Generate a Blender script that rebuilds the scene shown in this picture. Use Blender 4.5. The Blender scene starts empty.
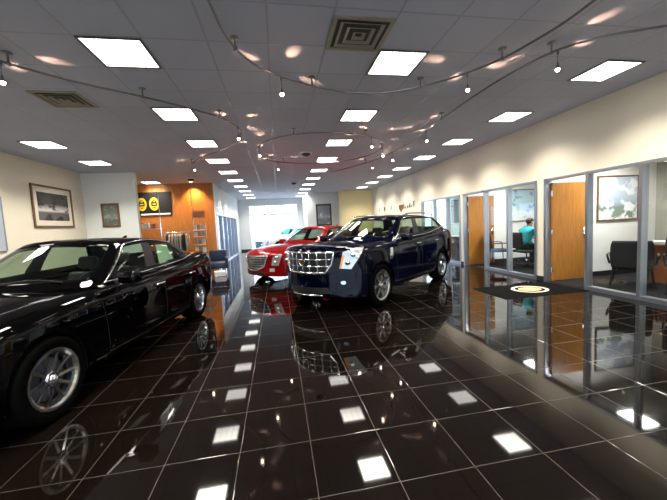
import bpy, bmesh, math, random
from mathutils import Vector, Matrix
from mathutils.bvhtree import BVHTree
random.seed(7)
PI = math.pi
R = math.radians
col = bpy.context.scene.collection
scene = bpy.context.scene

# ------------------------------------------------------------------ dimensions
CEIL = 3.365
XR = 5.57            # face of the office front wall
XL = -5.71           # left wall
OFFX = 8.5           # back wall of the offices
GL = 3.548           # y of the near edge of the first row of ceiling panels
COLS = [-4.547, -1.499, 1.549, 4.597]

# ------------------------------------------------------------------ materials
MATS = {}
def nodes(name):
    m = bpy.data.materials.new(name); m.use_nodes = True
    nt = m.node_tree; nt.nodes.clear()
    out = nt.nodes.new('ShaderNodeOutputMaterial')
    return m, nt, out
def mat(name, color, rough=.5, metal=0, coat=0, spec=.5, bump=0, bscale=40, vary=0, emis=None, estr=0, coat_rough=.02, flake=0):
    if name in MATS: return MATS[name]
    m, nt, out = nodes(name)
    b = nt.nodes.new('ShaderNodeBsdfPrincipled')
    nt.links.new(b.outputs[0], out.inputs[0])
    b.inputs['Base Color'].default_value = (*color, 1)
    b.inputs['Roughness'].default_value = rough
    b.inputs['Metallic'].default_value = metal
    b.inputs['Coat Weight'].default_value = coat
    b.inputs['Coat Roughness'].default_value = coat_rough
    b.inputs['Specular IOR Level'].default_value = spec
    if emis:
        b.inputs['Emission Color'].default_value = (*emis, 1)
        b.inputs['Emission Strength'].default_value = estr
    if bump or vary:
        tc = nt.nodes.new('ShaderNodeTexCoord')
        n = nt.nodes.new('ShaderNodeTexNoise'); n.inputs['Scale'].default_value = bscale
        n.inputs['Detail'].default_value = 4
        nt.links.new(tc.outputs['Object'], n.inputs['Vector'])
        if bump:
            bp = nt.nodes.new('ShaderNodeBump'); bp.inputs['Strength'].default_value = bump
            bp.inputs['Distance'].default_value = .01
            nt.links.new(n.outputs['Fac'], bp.inputs['Height']); nt.links.new(bp.outputs[0], b.inputs['Normal'])
        if vary:
            mx = nt.nodes.new('ShaderNodeMix'); mx.data_type = 'RGBA'
            mx.inputs[6].default_value = (*[c * (1 - vary) for c in color], 1)
            mx.inputs[7].default_value = (*[min(1, c * (1 + vary)) for c in color], 1)
            nt.links.new(n.outputs['Fac'], mx.inputs[0]); nt.links.new(mx.outputs[2], b.inputs['Base Color'])
    MATS[name] = m
    return m
def emit(name, color, s):
    m, nt, out = nodes(name)
    e = nt.nodes.new('ShaderNodeEmission'); e.inputs[0].default_value = (*color, 1); e.inputs[1].default_value = s
    nt.links.new(e.outputs[0], out.inputs[0]); return m
def glass(name, tint, refl=1.0, ior=1.45):
    m, nt, out = nodes(name)
    t = nt.nodes.new('ShaderNodeBsdfTransparent'); t.inputs[0].default_value = (*tint, 1)
    g = nt.nodes.new('ShaderNodeBsdfGlossy'); g.inputs['Roughness'].default_value = 0.0
    g.inputs[0].default_value = (refl, refl, refl, 1)
    lw = nt.nodes.new('ShaderNodeLayerWeight'); lw.inputs[0].default_value = .5
    pw = nt.nodes.new('ShaderNodeMath'); pw.operation = 'POWER'; pw.inputs[1].default_value = 5; nt.links.new(lw.outputs['Facing'], pw.inputs[0])
    f0 = ((ior - 1) / (ior + 1)) ** 2
    f = nt.nodes.new('ShaderNodeMath'); f.operation = 'MULTIPLY_ADD'; f.inputs[1].default_value = 1 - f0; f.inputs[2].default_value = f0; nt.links.new(pw.outputs[0], f.inputs[0])
    mx = nt.nodes.new('ShaderNodeMixShader')
    nt.links.new(f.outputs[0], mx.inputs[0]); nt.links.new(t.outputs[0], mx.inputs[1]); nt.links.new(g.outputs[0], mx.inputs[2])
    nt.links.new(mx.outputs[0], out.inputs[0])
    return m
def grid_mat(name, tw, th, ox, oy, line, base, linecol, rough, bumpd=.002, coat=0, vary=.1, noise_scale=3, noise_bump=0, spec=.5, line_rough=None, bscale=200):
    """square grid of tiles with joint lines, in object (= world) coordinates"""
    m, nt, out = nodes(name)
    N = nt.nodes.new; Lk = nt.links.new
    b = N('ShaderNodeBsdfPrincipled'); Lk(b.outputs[0], out.inputs[0])
    b.inputs['Roughness'].default_value = rough; b.inputs['Coat Weight'].default_value = coat
    b.inputs['Specular IOR Level'].default_value = spec
    tc = N('ShaderNodeTexCoord'); sx = N('ShaderNodeSeparateXYZ'); Lk(tc.outputs['Object'], sx.inputs[0])
    def mth(op, a, bb=None):
        n = N('ShaderNodeMath'); n.operation = op
        for i, v in enumerate((a, bb)):
            if v is None: continue
            if isinstance(v, (int, float)): n.inputs[i].default_value = v
            else: Lk(v, n.inputs[i])
        return n.outputs[0]
    ds = []; ids = []
    for out_, o, t in ((sx.outputs[0], ox, tw), (sx.outputs[1], oy, th)):
        u = mth('DIVIDE', mth('SUBTRACT', out_, o), t)
        fr = mth('FRACT', u); ids.append(mth('FLOOR', u))
        d = mth('MINIMUM', fr, mth('SUBTRACT', 1.0, fr))
        ds.append(mth('MULTIPLY', d, t))
    d = mth('MINIMUM', ds[0], ds[1])
    mask = mth('LESS_THAN', d, line / 2)
    cb = N('ShaderNodeCombineXYZ'); Lk(ids[0], cb.inputs[0]); Lk(ids[1], cb.inputs[1])
    wn = N('ShaderNodeTexWhiteNoise'); wn.noise_dimensions = '3D'; Lk(cb.outputs[0], wn.inputs['Vector'])
    ns = N('ShaderNodeTexNoise'); ns.inputs['Scale'].default_value = noise_scale; ns.inputs['Detail'].default_value = 6
    Lk(tc.outputs['Object'], ns.inputs['Vector'])
    v = mth('ADD', mth('MULTIPLY', wn.outputs['Value'], vary), mth('MULTIPLY', ns.outputs['Fac'], vary))
    v = mth('ADD', v, 1 - vary)
    mul = N('ShaderNodeMix'); mul.data_type = 'RGBA'; mul.blend_type = 'MULTIPLY'; mul.inputs[0].default_value = 1
    mul.inputs[6].default_value = (*base, 1)
    cc = N('ShaderNodeCombineColor'); [Lk(v, cc.inputs[i]) for i in range(3)]
    Lk(cc.outputs[0], mul.inputs[7])
    mx = N('ShaderNodeMix'); mx.data_type = 'RGBA'; Lk(mask, mx.inputs[0]); Lk(mul.outputs[2], mx.inputs[6])
    mx.inputs[7].default_value = (*linecol, 1); Lk(mx.outputs[2], b.inputs['Base Color'])
    if line_rough is not None:
        rr = N('ShaderNodeMix'); rr.data_type = 'FLOAT'; Lk(mask, rr.inputs[0]); rr.inputs[2].default_value = rough; rr.inputs[3].default_value = line_rough
        Lk(rr.outputs[0], b.inputs['Roughness'])
    bp = N('ShaderNodeBump'); bp.inputs['Distance'].default_value = abs(bumpd); bp.inputs['Strength'].default_value = .6
    hgt = mth('MINIMUM', mth('DIVIDE', d, line), 1.0)
    if noise_bump:
        n2 = N('ShaderNodeTexNoise'); n2.inputs['Scale'].default_value = bscale; Lk(tc.outputs['Object'], n2.inputs['Vector'])
        hgt = mth('ADD', hgt, mth('MULTIPLY', n2.outputs['Fac'], noise_bump))
    Lk(hgt, bp.inputs['Height']); Lk(bp.outputs[0], b.inputs['Normal'])
    return m
def wood(name, c1, c2, scale=(1, 1, 12), rough=.35, coat=.3):
    m, nt, out = nodes(name); N = nt.nodes.new; Lk = nt.links.new
    b = N('ShaderNodeBsdfPrincipled'); Lk(b.outputs[0], out.inputs[0])
    b.inputs['Roughness'].default_value = rough; b.inputs['Coat Weight'].default_value = coat
    tc = N('ShaderNodeTexCoord'); mp = N('ShaderNodeMapping'); mp.inputs['Scale'].default_value = scale
    Lk(tc.outputs['Object'], mp.inputs[0])
    n = N('ShaderNodeTexNoise'); n.inputs['Scale'].default_value = 3; n.inputs['Detail'].default_value = 8; n.inputs['Distortion'].default_value = .6
    Lk(mp.outputs[0], n.inputs['Vector'])
    cr = N('ShaderNodeValToRGB'); cr.color_ramp.elements[0].color = (*c1, 1); cr.color_ramp.elements[1].color = (*c2, 1)
    cr.color_ramp.elements[0].position = .3; cr.color_ramp.elements[1].position = .7
    Lk(n.outputs['Fac'], cr.inputs[0]); Lk(cr.outputs[0], b.inputs['Base Color'])
    return m
def picture_mat(name, sky, mid, low, dark, rough=.25, seed=0, dens=.5, coat=1.0):
    """a print: bands of tone with blurry dark and light shapes, in object coords (x, z)"""
    m, nt, out = nodes(name); N = nt.nodes.new; Lk = nt.links.new
    b = N('ShaderNodeBsdfPrincipled'); Lk(b.outputs[0], out.inputs[0]); b.inputs['Roughness'].default_value = rough
    b.inputs['Coat Weight'].default_value = coat
    tc = N('ShaderNodeTexCoord'); sx = N('ShaderNodeSeparateXYZ'); Lk(tc.outputs['Generated'], sx.inputs[0])
    cr = N('ShaderNodeValToRGB'); e = cr.color_ramp.elements
    e[0].position = 0; e[0].color = (*low, 1); e[1].position = 1; e[1].color = (*sky, 1)
    a = e.new(.28); a.color = (*low, 1); a = e.new(.36); a.color = (*mid, 1); a = e.new(.6); a.color = (*sky, 1)
    Lk(sx.outputs[2], cr.inputs[0])
    mp = N('ShaderNodeMapping'); mp.inputs['Location'].default_value = (seed, seed * 1.7, seed); Lk(tc.outputs['Generated'], mp.inputs[0])
    n = N('ShaderNodeTexNoise'); n.inputs['Scale'].default_value = 4.2; n.inputs['Detail'].default_value = 3; Lk(mp.outputs[0], n.inputs['Vector'])
    c2 = N('ShaderNodeValToRGB'); c2.color_ramp.elements[0].position = dens; c2.color_ramp.elements[1].position = dens + .08
    Lk(n.outputs['Fac'], c2.inputs[0])
    mx = N('ShaderNodeMix'); mx.data_type = 'RGBA'; Lk(c2.outputs[0], mx.inputs[0]); Lk(cr.outputs[0], mx.inputs[6]); mx.inputs[7].default_value = (*dark, 1)
    Lk(mx.outputs[2], b.inputs['Base Color'])
    return m

M_floor = grid_mat('polished black floor tile', .4572, .4572, -.333, 2.029, .005, (.0038, .0025, .0018), (.030, .023, .018), .04, bumpd=.0006, vary=.25, spec=.44, line_rough=.45)
M_ceil = grid_mat('mineral ceiling tile', .6096, .6096, COLS[1] - .3048, GL - .033, .022, (.48, .51, .61), (.34, .36, .44), .9, bumpd=.004, vary=.06, noise_bump=.35, bscale=90, line_rough=.35)
M_wall = mat('cream wall paint', (.80, .74, .60), .75, bump=.12, bscale=120)
M_wallcool = mat('pale grey wall paint', (.66, .69, .70), .75, bump=.12, bscale=120)
M_wallyel = mat('warm yellow wall paint', (.86, .74, .42), .75, bump=.12, bscale=120)
M_white = mat('white office wall paint', (.80, .80, .79), .75, bump=.1, bscale=120)
M_blueroom = mat('pale blue office wall paint', (.55, .74, .76), .75, bump=.1, bscale=120)
M_greyfab = mat('grey speckled wall panel', (.36, .34, .30), .9, bump=.5, bscale=160, vary=.3)
M_carpet = mat('charcoal office carpet', (.016, .016, .018), .95, spec=.1, bump=.8, bscale=300, vary=.4)
M_black = mat('black rubber base', (.012, .012, .012), .5)
M_alu = mat('brushed aluminium', (.40, .44, .50), .32, metal=.85, bump=.03, bscale=300)
M_chrome = mat('chrome', (.82, .84, .86), .08, metal=1)
M_rail = mat('satin nickel', (.24, .24, .26), .28, metal=1)
M_door = wood('oak veneer door', (.25, .10, .016), (.37, .165, .032), (9, 9, .8), .35, .25)
M_woodwall = wood('cherry wood panelling', (.40, .145, .03), (.55, .22, .05), (7, 7, .6), .4, .2)
M_desk = wood('oak desk top', (.48, .26, .10), (.62, .36, .15), (2, 8, 8), .3, .3)
M_deskdark = wood('reddish desk front', (.20, .06, .02), (.30, .10, .035), (7, 7, 1), .35, .2)
M_blkplas = mat('black plastic', (.012, .012, .013), .38)
M_blkfab = mat('black chair fabric', (.016, .015, .016), .85, bump=.4, bscale=250)
M_navy = mat('navy leather', (.012, .02, .05), .4, bump=.15, bscale=60)
M_paper = mat('white paper', (.82, .82, .80), .6)
M_glass = glass('clear partition glass', (.93, .96, .95))
M_winglass = glass('window glass', (.92, .96, 1.0))
M_frame_brown = wood('walnut picture frame', (.10, .045, .02), (.20, .10, .04), (6, 6, 6), .35, .3)
M_frame_black = mat('black picture frame', (.02, .015, .015), .3, coat=.5)
M_mount = mat('cream picture mount', (.72, .66, .54), .7)
M_tire = mat('tyre rubber', (.003, .003, .003), .85, spec=0)
M_diff = emit('fluorescent diffuser', (1.0, .96, .89), 6.0)
M_bulb = emit('halogen bulb', (1.0, .82, .62), 60.0)
M_ventmetal = mat('beige vent metal', (.34, .31, .24), .5, metal=.2)
M_ventdark = mat('vent throat', (.09, .083, .065), .7)

# ------------------------------------------------------------------ mesh helpers
def obj(name, bm, m, parent=None, smooth=False, mw=None):
    me = bpy.data.meshes.new(name)
    bmesh.ops.recalc_face_normals(bm, faces=bm.faces[:])
    bm.to_mesh(me); bm.free()
    ms = m if isinstance(m, (list, tuple)) else [m]
    for k in ms: me.materials.append(k)
    if smooth: me.polygons.foreach_set('use_smooth', [True] * len(me.polygons))
    o = bpy.data.objects.new(name, me); col.objects.link(o)
    if parent is not None: o.parent = parent
    return o
def tag(o, label=None, cat=None, group=None, kind=None):
    if label: o['label'] = label
    if cat: o['category'] = cat
    if group: o['group'] = group
    if kind: o['kind'] = kind
    return o
def thing(name, label, cat, loc=(0, 0, 0), rz=0, group=None):
    o = bpy.data.objects.new(name, None); col.objects.link(o)
    o.empty_display_size = .1
    o.location = loc; o.rotation_euler = (0, 0, rz)
    return tag(o, label, cat, group)
def struct(name, bm, m, parent=None, smooth=False):
    o = obj(name, bm, m, parent, smooth)
    if parent is None: o['kind'] = 'structure'
    return o
def dup(root, parent=None):
    c = root.copy(); col.objects.link(c); c.parent = parent
    for ch in root.children: dup(ch, c)
    return c
def BM(): return bmesh.new()
def box(bm, x0, x1, y0, y1, z0, z1, bev=0, mi=0, mw=None):
    x0, x1 = min(x0, x1), max(x0, x1); y0, y1 = min(y0, y1), max(y0, y1)
    r = bmesh.ops.create_cube(bm, size=1)
    vs = r['verts']
    for v in vs:
        v.co = Vector(((x0 + x1) / 2 + v.co.x * (x1 - x0), (y0 + y1) / 2 + v.co.y * (y1 - y0), (z0 + z1) / 2 + v.co.z * (z1 - z0)))
        if mw is not None: v.co = mw @ v.co
    fs = list({f for v in vs for f in v.link_faces})
    for f in fs: f.material_index = mi
    if bev:
        es = list({e for v in vs for e in v.link_edges})
        r = bmesh.ops.bevel(bm, geom=es, offset=bev, segments=3, affect='EDGES', profile=.5)
        for f in r['faces']: f.material_index = mi
    return bm
def bx(x0, x1, y0, y1, z0, z1, bev=0): return box(BM(), x0, x1, y0, y1, z0, z1, bev)
def tube(bm, pts, r, n=10, closed=False, mi=0, cap=True):
    pts = [Vector(p) for p in pts]; rings = []
    N = len(pts); up = Vector((0, 0, 1)); prev = None
    for i, p in enumerate(pts):
        a = pts[(i - 1) % N] if (closed or i > 0) else p
        b = pts[(i + 1) % N] if (closed or i < N - 1) else p
        t = (b - a).normalized()
        if prev is None:
            s = t.cross(up)
            if s.length < .05: s = t.cross(Vector((1, 0, 0)))
        else:
            s = prev - t * prev.dot(t)
        s.normalize(); prev = s; w = s.cross(t)
        rr = r[i] if isinstance(r, (list, tuple)) else r
        rings.append([bm.verts.new(p + (s * math.cos(2 * PI * k / n) + w * math.sin(2 * PI * k / n)) * rr) for k in range(n)])
    for i in range(N if closed else N - 1):
        A = rings[i]; B = rings[(i + 1) % N]
        for k in range(n):
            f = bm.faces.new((A[k], A[(k + 1) % n], B[(k + 1) % n], B[k])); f.material_index = mi
    if cap and not closed:
        bm.faces.new(rings[0][::-1]).material_index = mi; bm.faces.new(rings[-1]).material_index = mi
    return bm
def lathe(bm, prof, n=32, axis='Z', c=(0, 0, 0), mi=0, closed=False):
    c = Vector(c); rings = []
    for (r, h) in prof:
        ring = []
        for k in range(n):
            a = 2 * PI * k / n; x, y = r * math.cos(a), r * math.sin(a)
            v = Vector((x, y, h)) if axis == 'Z' else (Vector((x, h, y)) if axis == 'Y' else Vector((h, x, y)))
            ring.append(bm.verts.new(c + v))
        rings.append(ring)
    m = len(rings)
    for i in range(m if closed else m - 1):
        A, B = rings[i], rings[(i + 1) % m]
        for k in range(n):
            f = bm.faces.new((A[k], A[(k + 1) % n], B[(k + 1) % n], B[k])); f.material_index = mi
    if not closed:
        for ring in (rings[0], rings[-1]):
            try: bm.faces.new(ring).material_index = mi
            except ValueError: pass
    return bm
def smooth_path(pts, sub=8, closed=False):
    P = [Vector(p) for p in pts]; out = []; n = len(P)
    rng = range(n) if closed else range(n - 1)
    for i in rng:
        p0 = P[(i - 1) % n] if (closed or i > 0) else P[0]
        p1 = P[i]; p2 = P[(i + 1) % n]
        p3 = P[(i + 2) % n] if (closed or i + 2 < n) else P[-1]
        for k in range(sub):
            t = k / sub
            out.append(.5 * ((2 * p1) + (-p0 + p2) * t + (2 * p0 - 5 * p1 + 4 * p2 - p3) * t * t + (-p0 + 3 * p1 - 3 * p2 + p3) * t ** 3))
    if not closed: out.append(P[-1])
    return out
def quad_prism(bm, pts, d, mi=0):
    """extrude a polygon (list of Vector) by vector d"""
    pts = [Vector(p) for p in pts]; d = Vector(d)
    a = [bm.verts.new(p) for p in pts]; b = [bm.verts.new(p + d) for p in pts]
    n = len(a)
    bm.faces.new(a).material_index = mi; bm.faces.new(b[::-1]).material_index = mi
    for i in range(n): bm.faces.new((a[i], b[i], b[(i + 1) % n], a[(i + 1) % n])).material_index = mi
    return bm
ORD = ['first', 'second', 'third', 'fourth', 'fifth', 'sixth', 'seventh', 'eighth', 'ninth', 'tenth', 'eleventh', 'twelfth']

# ------------------------------------------------------------------ room shell
YB = -4.2      # wall behind the viewer
YF = 21.6      # far storefront wall
struct('floor', bx(-6.2, XR + .06, YB - .2, YF + .2, -.12, 0), M_floor)
struct('ceiling', bx(-6.2, XR + .2, YB - .2, YF + .2, CEIL, CEIL + .12), M_ceil)
# left wall beside the black saloon, solid with no opening
struct('wall_left', bx(XL - .15, XL, YB, 10.9, 0, CEIL), M_wall)
struct('wall_left_return', bx(XL, -4.24, 10.77, 10.92, 0, CEIL), mat('pale cool wall paint', (.86, .89, .86), .75, bump=.12, bscale=120))
struct('baseboard_left', bx(XL, XL + .015, YB, 10.77, 0, .1), M_black)
# alcove behind: cherry panelled wall
struct('wall_alcove', bx(XL, -2.45, 13.38, 13.499, 0, CEIL), M_woodwall)
struct('wall_alcove_side', bx(XL - .15, XL, 10.92, 13.38, 0, CEIL), M_woodwall)
# white wall beyond it, with tall tinted glazing
bm = BM()
box(bm, -2.6, -2.45, 13.5, YF, 2.16, CEIL); box(bm, -2.6, -2.45, 13.5, 13.72, 0, 2.16); box(bm, -2.6, -2.45, 20.0, YF, 0, 2.16)
struct('wall_left_far', bm, M_wallcool)
# far wall, with the storefront opening x -1.8 .. 1.35
bm = BM()
WX0, WX1, WZ1 = -1.80, 1.42, 3.0
box(bm, -2.6, WX0, YF, YF + .2, 0, CEIL); box(bm, WX1, XR, YF, YF + .2, 0, CEIL); box(bm, WX0, WX1, YF, YF + .2, WZ1, CEIL)
struct('wall_far', bm, M_wallcool)
struct('baseboard_far', bx(-2.45, WX0, YF - .015, YF, 0, .12), M_black)
# pier walls at right end of the hall
struct('wall_far_pier', bx(1.75, 3.66, 18.6, 18.8, 0, CEIL), M_wallcool)
struct('wall_far_pier_side', bx(1.75, 1.95, 18.8, YF, 0, CEIL), M_wallcool)
struct('wall_far_right', bx(3.66, XR, 18.0, 18.2, 0, CEIL), M_wallyel)
struct('wall_far_right_end', bx(3.66, 3.76, 18.2, 18.6, 0, CEIL), M_wallyel)

# office front wall (right) with glazed bays
HZ = 2.165
bays = []   # (y0, y1) glass ; doors
bm = BM()
box(bm, XR, XR + .12, YB, 18.2, HZ, CEIL)
for y0, y1 in ((YB, 2.2), (2.93, 3.1), (5.86, 6.03), (8.82, 8.95), (11.62, 18.2)): box(bm, XR, XR + .12, y0, y1, 0, HZ)
struct('wall_right', bm, M_wall)
bm = BM()
for y0, y1 in ((2.93, 3.1), (5.86, 6.03), (8.82, 8.95), (11.62, 18.2), (YB, 2.2)): box(bm, XR - .012, XR, y0, y1, 0, .1)
struct('baseboard_right', bm, M_black)
# office partitions, back wall, carpet, ceiling
struct('wall_office_partition', bx(XR + .12, OFFX, 5.86, 5.98, 0, 2.75), M_white)
struct('wall_office_partition_middle', bx(XR + .12, OFFX, 8.82, 8.94, 0, 2.75), M_white)
struct('wall_office_partition_near', bx(XR + .12, OFFX, 2.95, 3.07, 0, 2.75), M_white)
struct('wall_office_end', (lambda b: (box(b, XR + .12, OFFX, 12.2, 12.3, 0, .85), box(b, XR + .12, OFFX, 12.2, 12.3, 2.5, 2.75), box(b, XR + .12, 5.72, 12.2, 12.3, .85, 2.5), box(b, 6.98, OFFX, 12.2, 12.3, .85, 2.5), b)[-1])(BM()), M_blueroom)
struct('wall_office_back', bx(OFFX, OFFX + .1, 5.98, 12.3, 0, 2.75), M_white)
struct('wall_office_back_near', bx(OFFX, OFFX + .1, 2.95, 5.98, 0, 2.75), M_greyfab)
struct('floor_office', bx(XR + .06, OFFX + .1, 2.95, 12.3, -.12, .004), M_carpet)
struct('ceiling_office', bx(XR + .12, OFFX + .1, 2.95, 12.3, 2.75, 2.85), M_white)
bm = BM()
for y in (5.86, 8.82): box(bm, XR + .12, OFFX, y - .014, y, 0, .11)
struct('baseboard_office', bm, M_black)

# glazed bays: each bay is a window with its own frame and panes
def bay(n, posts, z0=0.0):
    f = BM()
    y0, y1 = posts[0], posts[-1]
    box(f, XR - .02, XR + .10, y0 + .0251, y1 - .0251, 0.0, .07); box(f, XR - .02, XR + .10, y0, y1, HZ - .05, HZ)
    for y in posts: box(f, XR - .025, XR + .105, y - .025, y + .025, 0, HZ - .0501)
    w = struct('window_%d' % n, f, M_alu)
    for a, b in zip(posts[:-1], posts[1:]):
        obj('pane', bx(XR + .035, XR + .041, a + .025, b - .025, .07, HZ - .05), M_glass, w)
    return w
bay(1, [3.13, 4.03, 4.90])
bay(2, [6.06, 6.92, 7.79])
bay(3, [8.98, 9.73, 10.62, 11.59])

def door(n, yh):
    """oak leaf standing open into the office, hinged at its far jamb; aluminium frame"""
    f = BM()
    box(f, XR - .02, XR + .13, yh, yh + .05, 0, HZ); box(f, XR - .02, XR + .13, yh - .87, yh + .05, HZ - .045, HZ)
    fr = struct('door_%d' % n, f, M_alu)
    x0 = XR + .1
    leaf = obj('door_leaf', bx(x0, x0 + .86, yh - .048, yh - .004, .015, 2.075, .003), M_door, fr)
    for xx in (x0 + .80,):
        h = BM()
        lathe(h, [(.026, 0), (.026, .008), (.012, .012), (.011, .045), (.011, .05)], 16, 'Y', (xx, yh - .105, 1.0))
        tube(h, [(xx, yh - .098, 1.0), (xx - .03, yh - .10, 1.0), (xx - .12, yh - .10, .998)], .009, 8)
        box(h, xx - .03, xx + .03, yh - .053, yh - .048, .9, 1.1)
        obj('handle', h, M_chrome, leaf, True)
    for z in (.25, 1.05, 1.85):
        hb = BM(); lathe(hb, [(.011, z - .055), (.011, z + .055)], 12, 'Z', (x0 - .012, yh - .052, 0)); box(hb, x0 - .03, x0 + .01, yh - .05, yh - .046, z - .05, z + .05)
        obj('hinge', hb, M_chrome, leaf)
    return fr
door(1, 5.79); door(2, 8.75)
# closing part of the bay nearest the viewer
door3 = BM(); box(door3, XR - .02, XR + .10, 2.2, 2.25, 0, HZ); box(door3, XR - .02, XR + .10, 2.88, 2.93, 0, HZ); box(door3, XR - .02, XR + .1, 2.25, 2.88, HZ - .05, HZ)
d3 = struct('door_3', door3, M_alu); obj('door_leaf', bx(XR + .02, XR + .064, 2.255, 2.875, .015, HZ - .055), M_door, d3)

# far storefront
f = BM()
box(f, WX0, WX1, YF, YF + .1, 2.30, 2.40); box(f, WX0, WX1, YF, YF + .1, 2.93, WZ1); box(f, WX0, WX1, YF, YF + .1, 0, .12)
for x in (WX0 + .03, -.78, .30, WX1 - .03): box(f, x - .03, x + .03, YF + .001, YF + .099, .12, 2.93)
w = struct('window_4', f, mat('white window frame', (.75, .77, .80), .4))
xs = [WX0 + .06, -.81, -.75, .27, .33, WX1 - .06]
for a, b in zip(xs[::2], xs[1::2]):
    obj('pane', bx(a, b, YF + .04, YF + .046, .12, 2.30), M_winglass, w); obj('pane', bx(a, b, YF + .04, YF + .046, 2.40, 2.93), M_winglass, w)
# tinted tall glazing on left
f = BM(); ys = [13.72, 15.0, 16.25, 17.5, 18.75, 20.0]
box(f, -2.6, -2.43, 13.72, 20, 2.10, 2.16); box(f, -2.6, -2.43, 13.72, 20, 0, .06)
for y in ys: box(f, -2.59, -2.431, y - .03, y + .03, .06, 2.10)
w = struct('window_5', f, M_alu)
M_blueglass = glass('blue tinted glass', (.66, .80, .95))
for a, b in zip(ys[:-1], ys[1:]): obj('pane', bx(-2.53, -2.524, a + .03, b - .03, .06, 2.10), M_blueglass, w)
# end office window (daylight)
f = BM()
box(f, 5.72, 6.98, 12.2, 12.28, .85, .9); box(f, 5.72, 6.98, 12.2, 12.28, 2.45, 2.5)
for x in (5.745, 6.31, 6.955): box(f, x - .025, x + .025, 12.201, 12.279, .9, 2.45)
w = struct('window_6', f, M_alu)
for a, b in ((5.77, 6.285), (6.335, 6.93)): obj('pane', bx(a, b, 12.24, 12.246, .9, 2.45), M_winglass, w)
# big showroom windows behind the viewer
bm = BM()
box(bm, -6.2, -4.6, YB - .2, YB, 0, CEIL); box(bm, 4.4, XR + .2, YB - .2, YB, 0, CEIL); box(bm, -4.6, 4.4, YB - .2, YB, 0, .3); box(bm, -4.6, 4.4, YB - .2, YB, 2.6, CEIL)
struct('wall_behind', bm, M_wall)
f = BM()
for x in (-4.57, -2.3, -.1, 2.15, 4.37): box(f, x - .03, x + .03, YB - .12, YB - .04, .3, 2.6)
box(f, -4.6, 4.4, YB - .12, YB - .04, .3, .36); box(f, -4.6, 4.4, YB - .12, YB - .04, 2.54, 2.6)
w = struct('window_7', f, M_alu)
for a, b in ((-4.54, -2.33), (-2.27, -.13), (-.07, 2.12), (2.18, 4.34)): obj('pane', bx(a, b, YB - .09, YB - .084, .36, 2.54), M_winglass, w)

# ------------------------------------------------------------------ ceiling panels
ll = bpy.data.lights.new('panel_lamp', 'AREA'); ll.shape = 'SQUARE'; ll.size = .5; ll.energy = 46; ll.color = (1.0, .93, .82); ll.spread = R(118)
def ceiling_light(x, y, label, group):
    t = thing('ceiling_light', label, 'light', (x, y, CEIL), 0, group)
    f = BM(); a, b = .2925, .272
    for (x0, x1, y0, y1) in ((-a, a, -a, -b), (-a, a, b, a), (-a, -b, -b, b), (b, a, -b, b)): box(f, x0, x1, y0, y1, -.012, 0)
    obj('frame', f, mat('panel frame metal', (.10, .10, .11), .4, metal=.5), t)
    d = obj('diffuser', bx(-.272, .272, -.272, .272, -.004, 0), M_diff, t)
    lv = BM()
    for k in range(1, 4):
        q = -.272 + k * .136; box(lv, q - .003, q + .003, -.272, .272, -.011, -.0045)
    for k in range(1, 3):
        q = -.272 + k * .181; box(lv, -.272, .272, q - .003, q + .003, -.0112, -.0047)
    obj('louver', lv, mat('louver metal', (.7, .7, .7), .3, metal=.6), d)
    L = bpy.data.objects.new('lamp', ll); col.objects.link(L); L.parent = t; L.location = (0, 0, -.02)
    return t
cl = None
colname = ['column nearest the left wall', 'column left of middle', 'column right of middle', 'column nearest the office wall']
for c, x in enumerate(COLS):
    rows = range(-3, 10) if c in (1, 2) else (range(-3, 8) if c == 3 else (-3, -2, -1, 0, 1, 2, 3, 5))
    k = 0
    for r in rows:
        y = GL + .272 + 1.8288 * r
        if r >= 0:
            lab = 'square white ceiling light panel, %s from the camera in the %s' % (ORD[r], colname[c])
        else: lab = 'ceiling light panel behind the camera, %s back in the %s' % (ORD[-r - 1], colname[c])
        if cl is None: cl = ceiling_light(x, y, lab, 'ceiling light panels'); o = cl
        else: o = dup(cl); o.location = (x, y, CEIL); o['label'] = lab
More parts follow.
